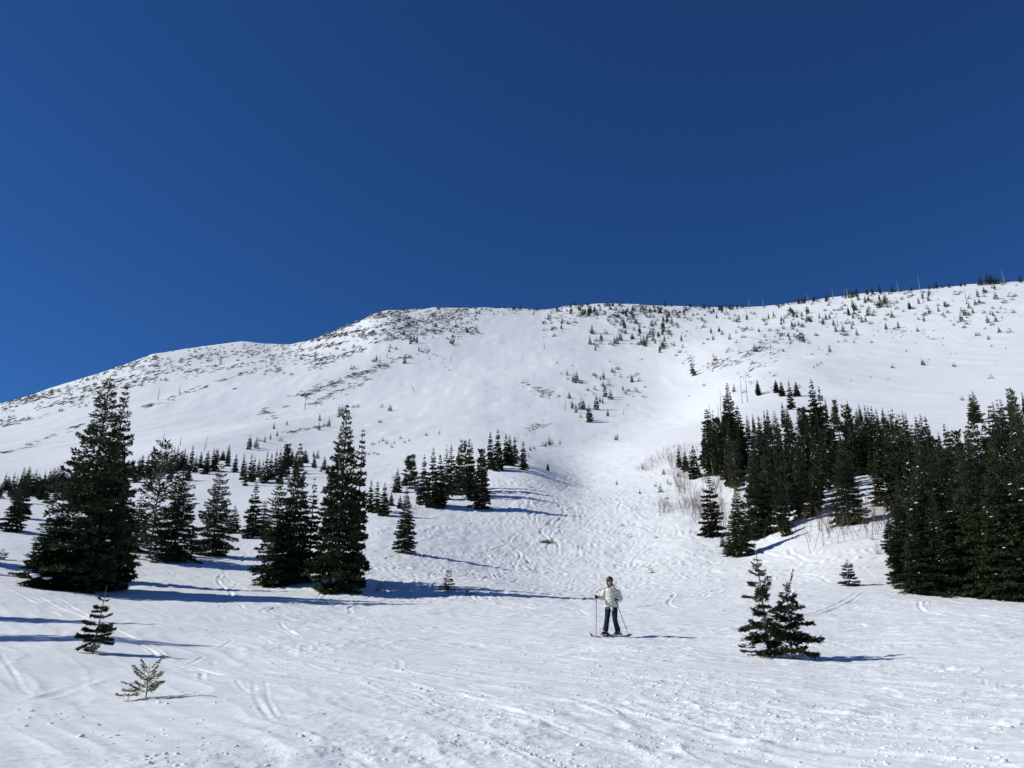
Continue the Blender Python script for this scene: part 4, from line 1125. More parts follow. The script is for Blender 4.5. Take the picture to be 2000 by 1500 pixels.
SN = [(312, 890, 838, "tall bare snag between the tallest fir and the ragged pine", .02, 6), (399, 880, 846, "leaning bare snag right of the ragged pine", .12, 3), (352, 870, 850, "thin snag above the ragged pine", 0, 6),
 (595, 800, 768, "bare snag on the open slope left of the left-centre fir's top", .08, 4), (308, 782, 757, "small grey snag on the left spur", .05, 5), (350, 768, 752, "grey snag further right on the left spur", .05, 2),
 (1605, 0, 0, "", 0, 0), (1063, 682, 664, "bare branchy snag at the left of the middle slope", 0, 8), (1104, 801, 773, "thick limbless stub left of the loose grove", 0, 1), (1217, 811, 795, "thin leaning snag right of the loose grove", .2, 1),
 (808, 764, 749, "short leaning snag alone on the smooth slope", -.35, 0), (1579, 592, 573, "pale snag on the skyline, first from the left", .04, 3), (1627, 584, 563, "pale snag on the skyline, second from the left", 0, 6),
 (1651, 580, 566, "short pale snag on the skyline, third from the left", 0, 2), (1656, 580, 560, "short pale snag on the skyline, fourth from the left", 0, 2), (1665, 580, 566, "stubby pale snag on the skyline, fifth from the left", 0, 1), (1756, 574, 549, "tall pale snag on the skyline, sixth from the left", -.03, 3),
 (1798, 570, 538, "tall pale snag on the skyline, seventh from the left", 0, 4), (1963, 556, 528, "tallest pale snag on the skyline, near the right corner", -.06, 6), (1464, 602, 582, "faint thin snag on the skyline right of the middle", 0, 2), (1491, 602, 580, "faint thin snag on the skyline further right of the middle", 0, 2),
 (1450, 788, 732, "tall grey snag above the forest's left end, left of two", -.02, 5), (1460, 785, 722, "tall grey snag above the forest's left end, right of two", 0, 4), (1409, 815, 757, "grey snag over the forest's left corner", .02, 6), (1405, 830, 788, "shorter grey snag over the forest's left corner", 0, 3),
 (1389, 820, 786, "thin snag at the forest's upper left corner", -.05, 3), (1888, 590, 563, "snag among the crest firs at the top right", -.02, 4), (1505, 682, 655, "thin dark snag on the upper right slope", 0, 0), (1636, 640, 612, "thin snag below the right crest", .05, 2), (1656, 618, 600, "thin snag standing below the right crest", 0, 1),
 (1398, 950, 893, "pale leaning stem in front of the forest's left edge", -.12, 2), (1507, 935, 870, "pale bare stem inside the forest's left end", -.05, 3), (1739, 850, 810, "whitish stub of a trunk amid the right forest", 0, 0), (1492, 920, 860, "grey trunk showing between the forest's left firs", 0, 3),
 (880, 705, 692, "short stub on the slope under the rocky knob", .1, 0), (756, 700, 687, "thin snag on the spur below the rocky knob", 0, 2), (742, 708, 695, "thinner snag on the spur below the rocky knob", -.1, 2), (1290, 673, 645, "thin bare snag under the middle of the ridge, left of two", 0, 3), (1300, 672, 640, "thin bare snag under the middle of the ridge, right of two", 0, 4)]
for s_ in SN:
    if s_[1]: snag(s_[0], s_[1], s_[2], s_[3], s_[4], s_[5])

# ------------------------------------------------------------------ bare saplings and brush
def stem_geo(b, base, H, g, rad, forks=4, lean=None):
    lx = g.normal(0, .26) if lean is None else lean
    zz = np.linspace(0, H, 6); cx_ = lx * zz + np.cumsum(g.normal(0, .07 * H / 2, 6)); cy_ = np.cumsum(g.normal(0, .06 * H / 2, 6))
    pts = np.stack([cx_ - cx_[0], cy_ - cy_[0], zz], 1) + base; pts[0, 2] -= .1
    vv, ff = tube(pts, rad * np.linspace(1, .3, 6), 4); b.add(vv, ff)
    for k in range(forks):
        f = g.uniform(.35, .9); a = g.uniform(0, 6.28); L = H * g.uniform(.15, .38)
        p0 = np.array([np.interp(f * H, zz, pts[:, 0]), np.interp(f * H, zz, pts[:, 1]), base[2] + f * H])
        p1 = p0 + np.array([math.cos(a) * L * .35, math.sin(a) * L * .35, L * .45]); p2 = p1 + np.array([math.cos(a) * L * .12, math.sin(a) * L * .12, L * .5])
        vv, ff = tube([p0, p1, p2], rad * np.array([.5, .38, .2]), 3); b.add(vv, ff)
SAP = []
for k in range(46):
    x_ = rt.uniform(1575, 1735); b_ = 1068 - (x_ - 1575) * .18 + rt.uniform(-34, 4) + (12 if x_ < 1600 else 0)
    SAP.append((x_, b_))
for x_, b_ in SAP:
    a2, r2 = pix(x_, b_); x, y = r2 * math.sin(a2), r2 * math.cos(a2); z = height(x, y)
    g = np.random.default_rng(int(x_ * 13)); b = Buf()
    stem_geo(b, np.zeros(3), rt.uniform(1.0, 2.7), g, rt.uniform(.012, .022), 6)
    o = bpy.data.objects.new("bare_sapling", b.mesh("bare_sapling", [M_TWIG])); C.objects.link(o); o.location = (x, y, z)
    lab = "leafless crooked sapling on the snow bank %s the lone broad fir" % ("left of" if x_ < 1640 else "in front of" if x_ < 1680 else "right of")
    tagp(o, None, "sapling"); autolabel(o, lab.replace("leafless crooked sapling on the snow bank", "crooked leafless saplings"), x_)
def brush(name, label, region, n_, hmin, hmax, rad, forks, seed, m):
    g = np.random.default_rng(seed); b = Buf()
    k = 0; guard = 0
    while k < n_ and guard < n_ * 20:
        guard += 1
        x_, b_ = region(g)
        if fbm(np.array([x_ / 16.]), np.array([b_ / 12.]), seed, 2)[0] < g.uniform(-.45, .15): continue
        a2, r2 = pix(x_, b_); x, y = r2 * math.sin(a2), r2 * math.cos(a2)
        stem_geo(b, np.array([x, y, height(x, y)]), g.uniform(hmin, hmax), g, rad * g.uniform(.7, 1.3), forks); k += 1
    o = bpy.data.objects.new(name, b.mesh(name, [m])); C.objects.link(o); tagp(o, label, "brush", kind="stuff")
def quad(pts_):
    (ax, ay), (bx, by), (cx, cy), (dx, dy) = pts_
    def f(g):
        u_, v_ = g.random(), g.random()
        return ((ax * (1 - u_) + bx * u_) * (1 - v_) + (dx * (1 - u_) + cx * u_) * v_, (ay * (1 - u_) + by * u_) * (1 - v_) + (dy * (1 - u_) + cy * u_) * v_)
    return f
brush("willow_brush", "dense leafless brown brush on the bank between gully and forest", quad([(1300, 885), (1400, 900), (1420, 1020), (1330, 985)]), 1150, .4, 1.4, .012, 3, 401, M_TWIG)
brush("thin_brush", "thin leafless brush along the gully's right bank", quad([(1300, 875), (1380, 870), (1330, 935), (1238, 920)]), 620, .4, 1.2, .013, 3, 402, M_TWIG)
brush("low_twigs", "tall leafless stems at the foot of the brushy bank", quad([(1285, 985), (1400, 990), (1420, 1040), (1285, 1010)]), 330, .5, 1.6, .012, 3, 403, M_TWIG)
brush("forest_brush", "leafless undergrowth between the forest firs and bare saplings", quad([(1395, 930), (1740, 970), (1745, 1045), (1400, 1060)]), 600, .6, 1.9, .012, 3, 404, M_TWIG)
brush("sparse_twigs", "sparse grey twigs poking through the open snow right of the skier", quad([(1280, 1095), (1400, 1095), (1400, 1112), (1280, 1110)]), 34, .1, .4, .006, 1, 405, M_TWIG)
brush("gully_rim_twigs", "grassy twigs on the bank above the spur firs", quad([(1010, 830), (1080, 820), (1050, 860), (1000, 870)]), 70, .4, 1.0, .03, 2, 406, M_TWIG)
brush("clump_twigs", "dry twigs at the foot of the centre clump", quad([(780, 985), (860, 1000), (850, 1006), (770, 995)]), 40, .3, 1.0, .012, 2, 407, M_TWIG)

# streaks of dry stalks lying along the spurs
g = np.random.default_rng(77); b = Buf()
def streak(pts_, n_, spread, lmin, lmax):
    pts_ = np.array(pts_, float); L = np.concatenate([[0], np.cumsum(np.hypot(*np.diff(pts_, axis=0).T))])
    for k in range(n_):
        q = g.uniform(0, L[-1]); x_ = np.interp(q, L, pts_[:, 0]) + g.normal(0, spread * .8); b_ = np.interp(q, L, pts_[:, 1]) + g.normal(0, spread * .55) + spread * .5
        if fbm(np.array([x_ / 22.]), np.array([b_ / 7.]), 431, 2)[0] < g.uniform(-.4, .2): continue
        a2, r2 = pix(x_, b_); x, y = r2 * math.sin(a2), r2 * math.cos(a2)
        L_ = g.uniform(lmin, lmax); a = g.normal(.45, .35); el = g.uniform(-.05, .35)
        p0 = np.array([x, y, height(x, y) + .12]); p2 = p0 + L_ * np.array([math.cos(a) * math.cos(el), math.sin(a), 0]); p2[2] = height(p2[0], p2[1]) + .15 + L_ * .12
        r_ = r2 * .00034 * g.uniform(.6, 1.3)
        vv, ff = tube([p0, (p0 + p2) / 2 + [0, 0, .1], p2], r_ * np.array([.6, 1, .3]), 4); b.add(vv, ff)
streak([(790, 695), (700, 728), (640, 750), (600, 765), (545, 790)], 420, 6, 1.0, 4.5)
def streak_area(x0, x1, o0, o1, n_, lmin, lmax, sd):
    for k in range(n_):
        x_ = g.uniform(x0, x1); b_ = np.interp(x_, skx, sky_) + o0 + (o1 - o0) * g.random() ** 1.3
        if fbm(np.array([x_ / 40. + b_ / 14.]), np.array([b_ / 9. + x_ / 60.]), sd, 3)[0] < g.uniform(-.15, .25): continue
        a2, r2 = pix(x_, b_); x, y = r2 * math.sin(a2), r2 * math.cos(a2)
        L_ = g.uniform(lmin, lmax); a = g.normal(.35, .45)
        p0 = np.array([x, y, height(x, y) + .15]); p2 = p0 + L_ * np.array([math.cos(a), math.sin(a), 0]); p2[2] = height(p2[0], p2[1]) + .25 + g.uniform(0, .25) * L_
        r_ = r2 * .00042 * g.uniform(.6, 1.5)
        vv, ff = tube([p0, (p0 + p2) / 2 + [0, 0, .12], p2], r_ * np.array([.6, 1, .3]), 3); b.add(vv, ff)
streak_area(600, 800, 2, 60, 1500, 1.2, 4.5, 451)
streak_area(760, 930, 2, 50, 900, 1.0, 3.5, 452)
streak_area(300, 600, 2, 55, 620, 1.2, 4.5, 453)
streak_area(0, 300, 2, 50, 680, 1.2, 4.5, 454)
streak_area(1060, 1330, 0, 30, 500, 1.0, 3.0, 455)
streak([(720, 735), (660, 765), (600, 790)], 110, 7, 1, 4)
streak([(1500, 662), (1440, 700), (1370, 712)], 130, 10, 1, 4)
streak([(1560, 640), (1500, 685), (1450, 740)], 150, 13, 1, 3.5)
streak([(1020, 745), (1060, 770), (1080, 760)], 70, 8, .8, 3)
streak([(1340, 690), (1350, 710)], 20, 7, 1, 3)
streak([(510, 800), (530, 815)], 46, 6, 1, 4)
streak([(500, 720), (430, 742), (350, 770), (262, 800)], 150, 4, 1, 4)
streak([(150, 830), (60, 868), (0, 885)], 90, 3, 1, 3.5)
streak([(540, 850), (600, 835), (640, 830)], 60, 3, .8, 2.5)
streak([(820, 680), (850, 690), (870, 710)], 70, 8, 1, 3)
streak([(1700, 640), (1850, 655)], 40, 12, 1, 3)
streak([(1030, 835), (1080, 822)], 60, 6, .8, 2)
so = bpy.data.objects.new("dry_stalks", b.mesh("dry_stalks", [vary(mat("dry_stalks", (.14, .10, .07), .9, .1), (.075, .055, .04), (.20, .15, .10), .2, 3)])); C.objects.link(so)
tagp(so, "streaks of dry brown stalks and fallen stems showing on the spurs", "dry stalks", kind="stuff")

# ------------------------------------------------------------------ rocks of the knob
M_ROCK = vary(mat("rock", (.2, .17, .14), .9, .15), (.13, .115, .10), (.33, .29, .24), .5, 5, bump=.2, bscale=1.2)
def rock_mesh(seed, name):
    bm = bmesh.new(); bmesh.ops.create_icosphere(bm, subdivisions=2, radius=1)
    g = np.random.default_rng(seed); o = g.uniform(0, 50, 3)
    for v in bm.verts:
        c = v.co
        n1 = float(vnoise(np.array([c.x * 1.3 + o[0]]), np.array([c.y * 1.3 + c.z * 1.7 + o[1]]), seed)[0])
        v.co = c * (1 + .38 * n1); v.co.z = v.co.z * .62
        for ax in range(3): v.co[ax] = round(v.co[ax] * 3.2) / 3.2 * .45 + v.co[ax] * .55
    me = bpy.data.meshes.new(name); bm.to_mesh(me); bm.free(); me.materials.append(M_ROCK)
    return me
ROCKS = [rock_mesh(i + 3, "ridge_rock") for i in range(4)]
for k, (x_, b_, w_, lb) in enumerate([(672, 632, 14, "below the skyline at the foot of the knob"), (690, 636, 15, "pale band under the knob's left end"), (700, 628, 13, "beside the pale band"), (727, 616, 10, "on the skyline where the knob begins"), (742, 609, 11, "on the skyline just left of the knob's top"),
   (760, 609, 9, "at the very corner of the knob's top"), (640, 652, 10, "on the long left shoulder"), (620, 658, 8, "lower on the long left shoulder"), (700, 647, 12, "largest rock face on the knob's flank"), (715, 643, 10, "right of the largest rock face"), (648, 655, 10, "second on the left shoulder"), (790, 622, 8, "among scrub in the middle of the knob"), (770, 632, 8, "among scrub low on the knob"), (820, 612, 7, "high on the knob's right half"),
   (682, 628, 12, "stacked above the pale band"), (596, 667, 8, "at the left end of the shoulder"), (735, 640, 8, "between scrub patches on the knob"), (850, 615, 7, "right end of the knob"), (1052, 757, 9, "dark outcrop above the wind scoop"), (1032, 752, 8, "left of the outcrop above the wind scoop"), (1064, 762, 7, "right of the outcrop above the wind scoop"), (458, 760, 9, "small outcrop on the left spur"), (1080, 765, 6, "farthest right of the wind scoop outcrops"), (1313, 566, 0, "")]):
    if not w_: continue
    a2, r2 = pix(x_, b_); x, y = r2 * math.sin(a2), r2 * math.cos(a2)
    o = bpy.data.objects.new("rock", ROCKS[k % 4]); C.objects.link(o); s = w_ * r2 / FPX * .5
    o.location = (x, y, height(x, y) - .1 * s); o.scale = (s * 1.25, s * 1.1, s * .62); o.rotation_euler = (.1, .15, rt.uniform(0, 6.28))
    tagp(o, "weathered brown rock " + lb if not lb.startswith(("pale", "largest", "stacked", "dark", "small")) else "brown rock, " + lb, "rock", "rocks of the ridge")
# brush heap lying on the snow in front of the gully
x, y, z, H = px_to_tree(1068, 1062, 1051); g = np.random.default_rng(5); b = Buf()
for k in range(70):
    p0 = g.normal(0, 1, 3) * [.35, .25, 0]; d_ = norm(g.normal(0, 1, 3) * [1, .7, .6]); d_[2] = abs(d_[2])
    vv, ff = tube([p0, p0 + d_ * .25, p0 + d_ * .5 + [0, 0, -.05]], [.02, .03, .012], 4); b.add(vv, ff)
o = bpy.data.objects.new("brush_heap", b.mesh("brush_heap", [M_TWIG])); C.objects.link(o); o.location = (x, y, z)
tagp(o, "small dark heap of twigs on the open snow left of the gully's mouth", "brush heap")

# ------------------------------------------------------------------ snow lumps
def lump_mesh(seed):
    bm = bmesh.new(); bmesh.ops.create_icosphere(bm, subdivisions=1, radius=1); g = random.Random(seed)
    for v in bm.verts:
        v.co *= g.uniform(.5, 1.3); v.co.z *= .7
    me = bpy.data.meshes.new("snow_chunk"); bm.to_mesh(me); bm.free(); me.materials.append(M_SNOW)
    for p_ in me.polygons: p_.use_smooth = seed % 2 == 0
    return me
LM = [lump_mesh(i) for i in range(5)]
CH = [(590, 1441, 9, "lone lump near the bottom left of centre"), (641, 1272 + 165, 0, ""), (158, 1443, 10, "pointed lump at the lower left"), (62, 1392, 8, "low lump at the left edge of the rough snow"), (50, 1420, 6, "small lump at the left"), (785, 1312, 8, "tallest of the lumps under the lone shadow"), (832, 1352, 9, "big lump left of the middle"), (820, 1348, 8, "beside the big lump left of the middle"), (740, 1326, 6, "small lump left of the middle"), (890, 1310, 6, "lump in the rough snow right of the left-centre tracks"), (940, 1364, 6, "round lump below the rough patch"),
 (1262, 1399, 7, "upright block in the rough snow below the skier"), (1281, 1361, 6, "block above the upright block"), (1320, 1367, 7, "double block right of the upright block"), (1082, 1395, 8, "flat white slab left of the upright block"), (1132, 1454, 9, "wedge-shaped lump near the bottom middle"), (1117, 1475, 6, "lump at the bottom below the wedge"), (1240, 1437, 5, "small lump right of the wedge"), (1283, 1463, 7, "lump amid the bottom rough snow"), (1430, 1386, 6, "lump right in the lower rough band"), (1170, 1303, 6, "block right below the skier"), (1153, 1316, 6, "block pair below the skier"),
 (1707, 1487, 7, "left of a pair of lumps at the bottom right"), (1728, 1491, 7, "right of a pair of lumps at the bottom right"), (1903, 1466, 7, "lump at the bottom right corner"), (1960, 1490, 9, "largest lump at the bottom right corner"), (310, 1374, 8, "lump right below the olive sapling"), (325, 1376, 7, "second lump right below the olive sapling"), (285, 1480, 7, "lump at the bottom left"), (322, 1476, 9, "block at the bottom left"), (290, 1495, 7, "block at the very bottom left"), (676, 1087, 0, ""), (1676, 1088, 8, "block of snow on the traverse below the bare saplings")]
for k, (x_, b_, w_, lb) in enumerate(CH):
    if not w_: continue
    a2, r2 = pix(x_, b_); x, y = r2 * math.sin(a2), r2 * math.cos(a2); s = w_ * r2 / FPX * .62
    o = bpy.data.objects.new("snow_chunk", LM[k % 5]); C.objects.link(o); o.location = (x, y, height(x, y) + .15 * s); o.scale = (s * rt.uniform(.9, 1.3), s * rt.uniform(.8, 1.2), s * rt.uniform(.75, 1.15)); o.rotation_euler = (rt.uniform(-.3, .3), rt.uniform(-.3, .3), rt.uniform(0, 6.28))
    tagp(o, "chunk of snow, " + lb, "snow chunk", "bigger snow chunks")
LA = []
for m in LM:
    v = np.array([tuple(q.co) for q in m.vertices]); f = np.array([tuple(p_.vertices) for p_ in m.polygons]); LA.append((v, f))
g = np.random.default_rng(15); VV = []; FF = []; n0 = 0
cl = []
for k in range(120):                       # windrows of broken snow running down to the right
    x0_, y0_ = g.uniform(420, 1950), g.uniform(1180, 1490); L_ = g.uniform(20, 150) * (y0_ - 1080) / 300
    cl.append((x0_, y0_, L_, g.uniform(.6, 1.6)))
for q_ in [(1150, 1300, 70, 1.5), (1260, 1330, 90, 1.5), (1020, 1345, 40, 1.2), (780, 1310, 60, 1.5), (820, 1345, 50, 1.5), (640, 1290, 60, 1.5), (810, 1390, 30, 1.2), (600, 1300, 50, 1.2), (1290, 1400, 60, 1.2), (80, 1400, 60, .8), (290, 1485, 60, .7), (420, 1235, 50, 1.4), (1560, 1420, 90, 1.2), (1340, 1455, 80, 1.2)]: cl += [q_] * 3
wts = np.array([q_[2] * q_[3] for q_ in cl]); wts /= wts.sum()
for k in range(6500):
    c = cl[g.choice(len(cl), p=wts)]
    dx = g.normal(0, 1) * c[2]; x_ = c[0] + dx; b_ = c[1] + dx * .17 + g.normal(0, 1) * (c[1] - 1100) * .022
    if b_ < 1165 or b_ > 1530: continue
    a2, r2 = pix(x_, b_)
    if abs(a2) > .69: continue
    x, y = r2 * math.sin(a2), r2 * math.cos(a2)
    s = .007 + .028 * g.random() ** 3.2; s *= min(1.8, .75 + r2 / 40)
    v, f = LA[g.integers(5)]
    a_ = g.uniform(0, 6.28); Rm = np.array([[math.cos(a_), -math.sin(a_), 0], [math.sin(a_), math.cos(a_), 0], [0, 0, 1]])
    VV.append((v @ Rm.T) * s * g.uniform(.7, 1.3, 3) + [x, y, height(x, y) - .30 * s]); FF.append(f + n0); n0 += len(v)
VV = np.concatenate(VV); FF = np.concatenate(FF)
o = bpy.data.objects.new("snow_crumbs", mesh_np("snow_crumbs", VV, None, [M_SNOW], False, None, FF)); C.objects.link(o)
tagp(o, "crumbs of broken snow scattered over the skied slope", "snow crumbs", kind="stuff")

# snow lying on the big left fir and at its foot
for k, (x_, y_, w_, lb) in enumerate([(112, 1062, 9, "white pad of snow on a low bough of the tallest fir"), (132, 1064, 7, "smaller pad of snow right of the white pad on the tallest fir"), (66, 1123, 13, "largest clump of snow on the lowest boughs at the left foot of the tallest fir"), (92, 1130, 10, "clump of snow inside the lowest boughs, right of the largest clump"), (211, 1056, 7, "shaded pad of snow on the fir pair's right side"), (352, 1051, 5, "shaded pad of snow on the bushy fir by the ragged pine")]):
    az_, te_ = ray(x_, y_); r2 = 45.4 if x_ < 250 else 65; x, y = r2 * math.sin(az_), r2 * math.cos(az_); s = w_ * r2 / FPX
    o = bpy.data.objects.new("snow_clump", LM[k % 5]); C.objects.link(o); o.location = (x, y, te_ * r2); o.scale = (s * .8, s * .7, s * .45); tagp(o, lb, "snow clump", "snow clumps on the left firs")
# snow collars at the young fir and sapling
for (x_, y_, w_, lb) in [(181, 1277, 16, "mound of snow around the stem of the lone young fir at the left front"), (251, 1367, 9, "little snow mound beside the olive twig tip")]:
    a2, r2 = pix(x_, y_); x, y = r2 * math.sin(a2), r2 * math.cos(a2); s = w_ * r2 / FPX
    o = bpy.data.objects.new("snow_mound", LM[2]); C.objects.link(o); o.location = (x, y, height(x, y) - .02); o.scale = (s, s * .8, s * .35); tagp(o, lb, "snow mound")

# ------------------------------------------------------------------ the skier
def ptube(pts, rx, ry=None, k=10, a0=None):
    """closed-ended tube with parallel-transported frame; rx across a, ry across b"""
    pts = np.asarray(pts, float); ry = rx if ry is None else ry
    rx = np.broadcast_to(np.asarray(rx, float), len(pts)); ry = np.broadcast_to(np.asarray(ry, float), len(pts))
    t = norm(np.gradient(pts, axis=0)); V = []
    a = np.array(a0, float) if a0 is not None else (np.array([1., 0, 0]) if abs(t[0, 0]) < .8 else np.array([0, 1., 0]))
    th = np.arange(k) * 2 * math.pi / k
    for i in range(len(pts)):
        a = a - t[i] * (a @ t[i]); a = a / np.linalg.norm(a); b = np.cross(t[i], a)
        V.append(pts[i] + rx[i] * np.cos(th)[:, None] * a + ry[i] * np.sin(th)[:, None] * b)
    V = np.concatenate(V); F = []
    for i in range(len(pts) - 1):
        for j in range(k):
            F.append((i * k + j, i * k + (j + 1) % k, (i + 1) * k + (j + 1) % k, (i + 1) * k + j))
    n0 = len(V); V = np.concatenate([V, [pts[0], pts[-1]]]); m = (len(pts) - 1) * k
    for j in range(0, k, 2):
        F.append((n0, (j + 2) % k, j + 1, j)); F.append((n0 + 1, m + j, m + j + 1, m + (j + 2) % k))
    return V, np.array(F)
def resample(pts, n_):
    pts = np.asarray(pts, float); s = np.concatenate([[0], np.cumsum(np.linalg.norm(np.diff(pts, axis=0), axis=1))]); q = np.linspace(0, s[-1], n_)
    return np.stack([np.interp(q, s, pts[:, i]) for i in range(pts.shape[1])], 1)
def ellipsoid(c, r, nu=14, nv=9, z0=-1.0, z1=1.0):
    zz = np.linspace(z0, z1, nv); rr = np.sqrt(np.clip(1 - zz ** 2, .0004, 1))
    pts = np.stack([np.zeros(nv), np.zeros(nv), zz * r[2]], 1) + c
    return ptube(pts, rr * r[0], rr * r[1], nu, a0=(1, 0, 0))
def cloth(name, col, rough=.85, bump=.004, bs=60):
    return vary(mat(name, col, rough, .2), tuple(c * .85 for c in col), tuple(min(1, c * 1.12) for c in col), 9, 3, bump=bump, bscale=bs)
M_JK = cloth("cream_quilted_cloth", (.76, .72, .60)); M_PANT = cloth("dark_slate_cloth", (.018, .026, .034)); M_GLOVE = cloth("dark_green_glove", (.035, .055, .035))
M_HELM = mat("matt_navy_helmet", (.020, .032, .065), .45, .4); M_SKIN = cloth("skin", (.46, .29, .23), .6, .001); M_BOOT = mat("black_boot_shell", (.02, .02, .024), .35, .5)
M_GREYP = mat("grey_plastic", (.35, .36, .38), .4, .5); M_POLE = mat("dark_pole", (.05, .05, .055), .4, .5); M_SKI = mat("ski_topsheet", (.05, .045, .055), .3, .5); M_HAIR = cloth("dark_hair", (.03, .018, .012))
M_TAG = mat("paper_pass", (.82, .80, .74), .7, .2); M_PINK = mat("pink_print", (.42, .26, .30), .7, .2)

az_s, r_s = pix(1197, 1242)
sx_, sy_ = r_s * math.sin(az_s), r_s * math.cos(az_s); sz_ = height(sx_, sy_)
person = bpy.data.objects.new("person", None); C.objects.link(person); person.location = (sx_, sy_, sz_ + .03); person.rotation_euler = (0, 0, -az_s); person.empty_display_size = .2
tagp(person, "person skiing in a cream puffer jacket, dark pants and navy helmet, holding two poles", "person")
def part(name, b, mats, parent=person, sub=1, smooth_=True):
    me = b.mesh(name, mats, smooth_); o = bpy.data.objects.new(name, me); C.objects.link(o); o.parent = parent
    if sub:
        m = o.modifiers.new("subsurf", 'SUBSURF'); m.levels = sub; m.render_levels = sub
    return o
# joints (x right in the picture, y away, z up)
HIPL, HIPR = (-.10, 0, .86), (.08, .0, .86); KL, KR_ = (-.150, -.07, .47), (.075, -.10, .45); FL, FR = (-.215, .0, .09), (.155, .02, .09)
SHL, SHR = (-.185, .0, 1.29), (.175, .02, 1.28); EL, ER = (-.27, .02, 1.06), (.255, .02, 1.03); HL, HR = (-.455, -.20, 1.09), (.115, -.26, 1.00)
# body: one continuous skinned figure
def skin_obj(name, verts, edges, radii, m, parent, levels=1):
    me = bpy.data.meshes.new(name); me.from_pydata(verts, edges, []); me.materials.append(m)
    o = bpy.data.objects.new(name, me); C.objects.link(o); o.parent = parent
    md = o.modifiers.new("skin", 'SKIN'); sv = me.skin_vertices[0].data
    for i, r in enumerate(radii): sv[i].radius = (r, r) if not isinstance(r, tuple) else r; sv[i].use_root = (i == 0)
    md.use_smooth_shade = True
    s_ = o.modifiers.new("sub", 'SUBSURF'); s_.levels = levels; s_.render_levels = levels
    return o
Vb = [(-.01, 0, .90), (-.01, 0, 1.08), (-.01, 0, 1.26), (-.025, -.01, 1.385), (-.03, -.025, 1.455), (-.035, -.035, 1.52), (-.035, -.03, 1.60),
      SHL, EL, (-.39, -.13, 1.08), SHR, ER, (.17, -.18, 1.01), HIPL, KL, FL, HIPR, KR_, FR]
Eb = [(0, 1), (1, 2), (2, 3), (3, 4), (4, 5), (5, 6), (2, 7), (7, 8), (8, 9), (2, 10), (10, 11), (11, 12), (0, 13), (13, 14), (14, 15), (0, 16), (16, 17), (17, 18)]
Rb = [(.11, .08), (.10, .075), (.09, .07), .048, .066, .078, .07, .035, .035, .028, .035, .035, .028, .09, .06, .04, .09, .06, .04]
skin_obj("body", Vb, Eb, Rb, M_SKIN, person, 2)
# face
b = Buf(); v, f = ellipsoid(np.array([-.045, -.118, 1.515]), (.010, .018, .020), 8, 6); b.add(v, f); part("nose", b, [M_SKIN])
for dx in (-.075, -.012):
    b = Buf(); v, f = ellipsoid(np.array([dx, -.103, 1.540]), (.016, .008, .008), 8, 5); b.add(v, f); part("eye", b, [M_HAIR], sub=0)
b = Buf(); v, f = ellipsoid(np.array([-.045, -.103, 1.478]), (.024, .008, .008), 8, 5); b.add(v, f); part("mouth", b, [mat("lips", (.45, .16, .14), .5)], sub=0)
b = Buf()
for sgn in (-1, 1):
    v, f = ptube([(-.04 + sgn * .075, -.03, 1.56), (-.04 + sgn * .082, -.035, 1.49), (-.04 + sgn * .07, -.05, 1.43), (-.04 + sgn * .03, -.085, 1.408)], [.018, .02, .024, .02], k=8); b.add(v, f)
part("hair", b, [M_HAIR])
b = Buf(); v, f = ellipsoid(np.array([-.036, -.018, 1.585]), (.112, .128, .115), 18, 12, -.32, 1.0); b.add(v, f)
h_ = part("helmet", b, [M_HELM])
b = Buf(); pts = [(-.036 + .114 * math.sin(a), -.018 - .132 * math.cos(a), 1.575 + .012 * math.cos(a)) for a in np.linspace(-1.5, 1.5, 12)]; v, f = ptube(pts, .020, .010, 6, a0=(0, 0, 1)); b.add(v, f); part("goggles", b, [mat("smoky_goggles", (.04, .04, .05), .15, .6)], h_, 1)
b = Buf(); v, f = ellipsoid(np.array([.02, -.143, 1.592]), (.018, .006, .006), 8, 5); b.add(v, f); part("goggle_glint", b, [M_GREYP], h_, 0)  # glint on the goggles, modelled as a small grey spot
# jacket: quilted torso, sleeves, hood
def quilt(pts, rx, ry, nrow, amp, k=16, a0=(1, 0, 0), per=6):
    n_ = nrow * per + 1; q = resample(np.column_stack([np.asarray(pts, float), rx, ry]), n_)
    s_ = np.abs(np.sin(np.linspace(0, nrow * math.pi, n_))) ** .5
    return ptube(q[:, :3], q[:, 3] * (1 - amp + amp * s_), q[:, 4] * (1 - amp + amp * s_), k, a0=a0)
b = Buf()
v, f = quilt([(-.005, 0, .80), (-.005, 0, .92), (-.01, 0, 1.05), (-.01, 0, 1.18), (-.01, .005, 1.28), (-.018, .0, 1.345), (-.028, -.005, 1.39)],
             [.222, .215, .20, .208, .208, .150, .092], [.150, .148, .138, .142, .130, .105, .080], 7, .10); b.add(v, f)
v, f = quilt([SHL, (-.235, .015, 1.18), EL, (-.33, -.06, 1.06), (-.405, -.145, 1.08)], [.092, .088, .086, .076, .058], [.092, .088, .086, .076, .058], 6, .13, 12, (0, 1, 0)); b.add(v, f)
v, f = quilt([SHR, (.225, .02, 1.16), ER, (.245, -.07, 1.00), (.175, -.18, 1.005)], [.092, .088, .088, .076, .058], [.092, .088, .088, .076, .058], 6, .13, 12, (0, 1, 0)); b.add(v, f)
jk = part("jacket", b, [M_JK], sub=1)
b = Buf(); pts = [(-.028 + .118 * math.sin(a), .0 - .095 * math.cos(a), 1.385 + .045 * (1 - math.cos(a)) / 2 + .008) for a in np.linspace(.55, 5.73, 15)]; v, f = ptube(pts, .045, .042, 8); b.add(v, f); part("hood", b, [M_JK], jk, 1)
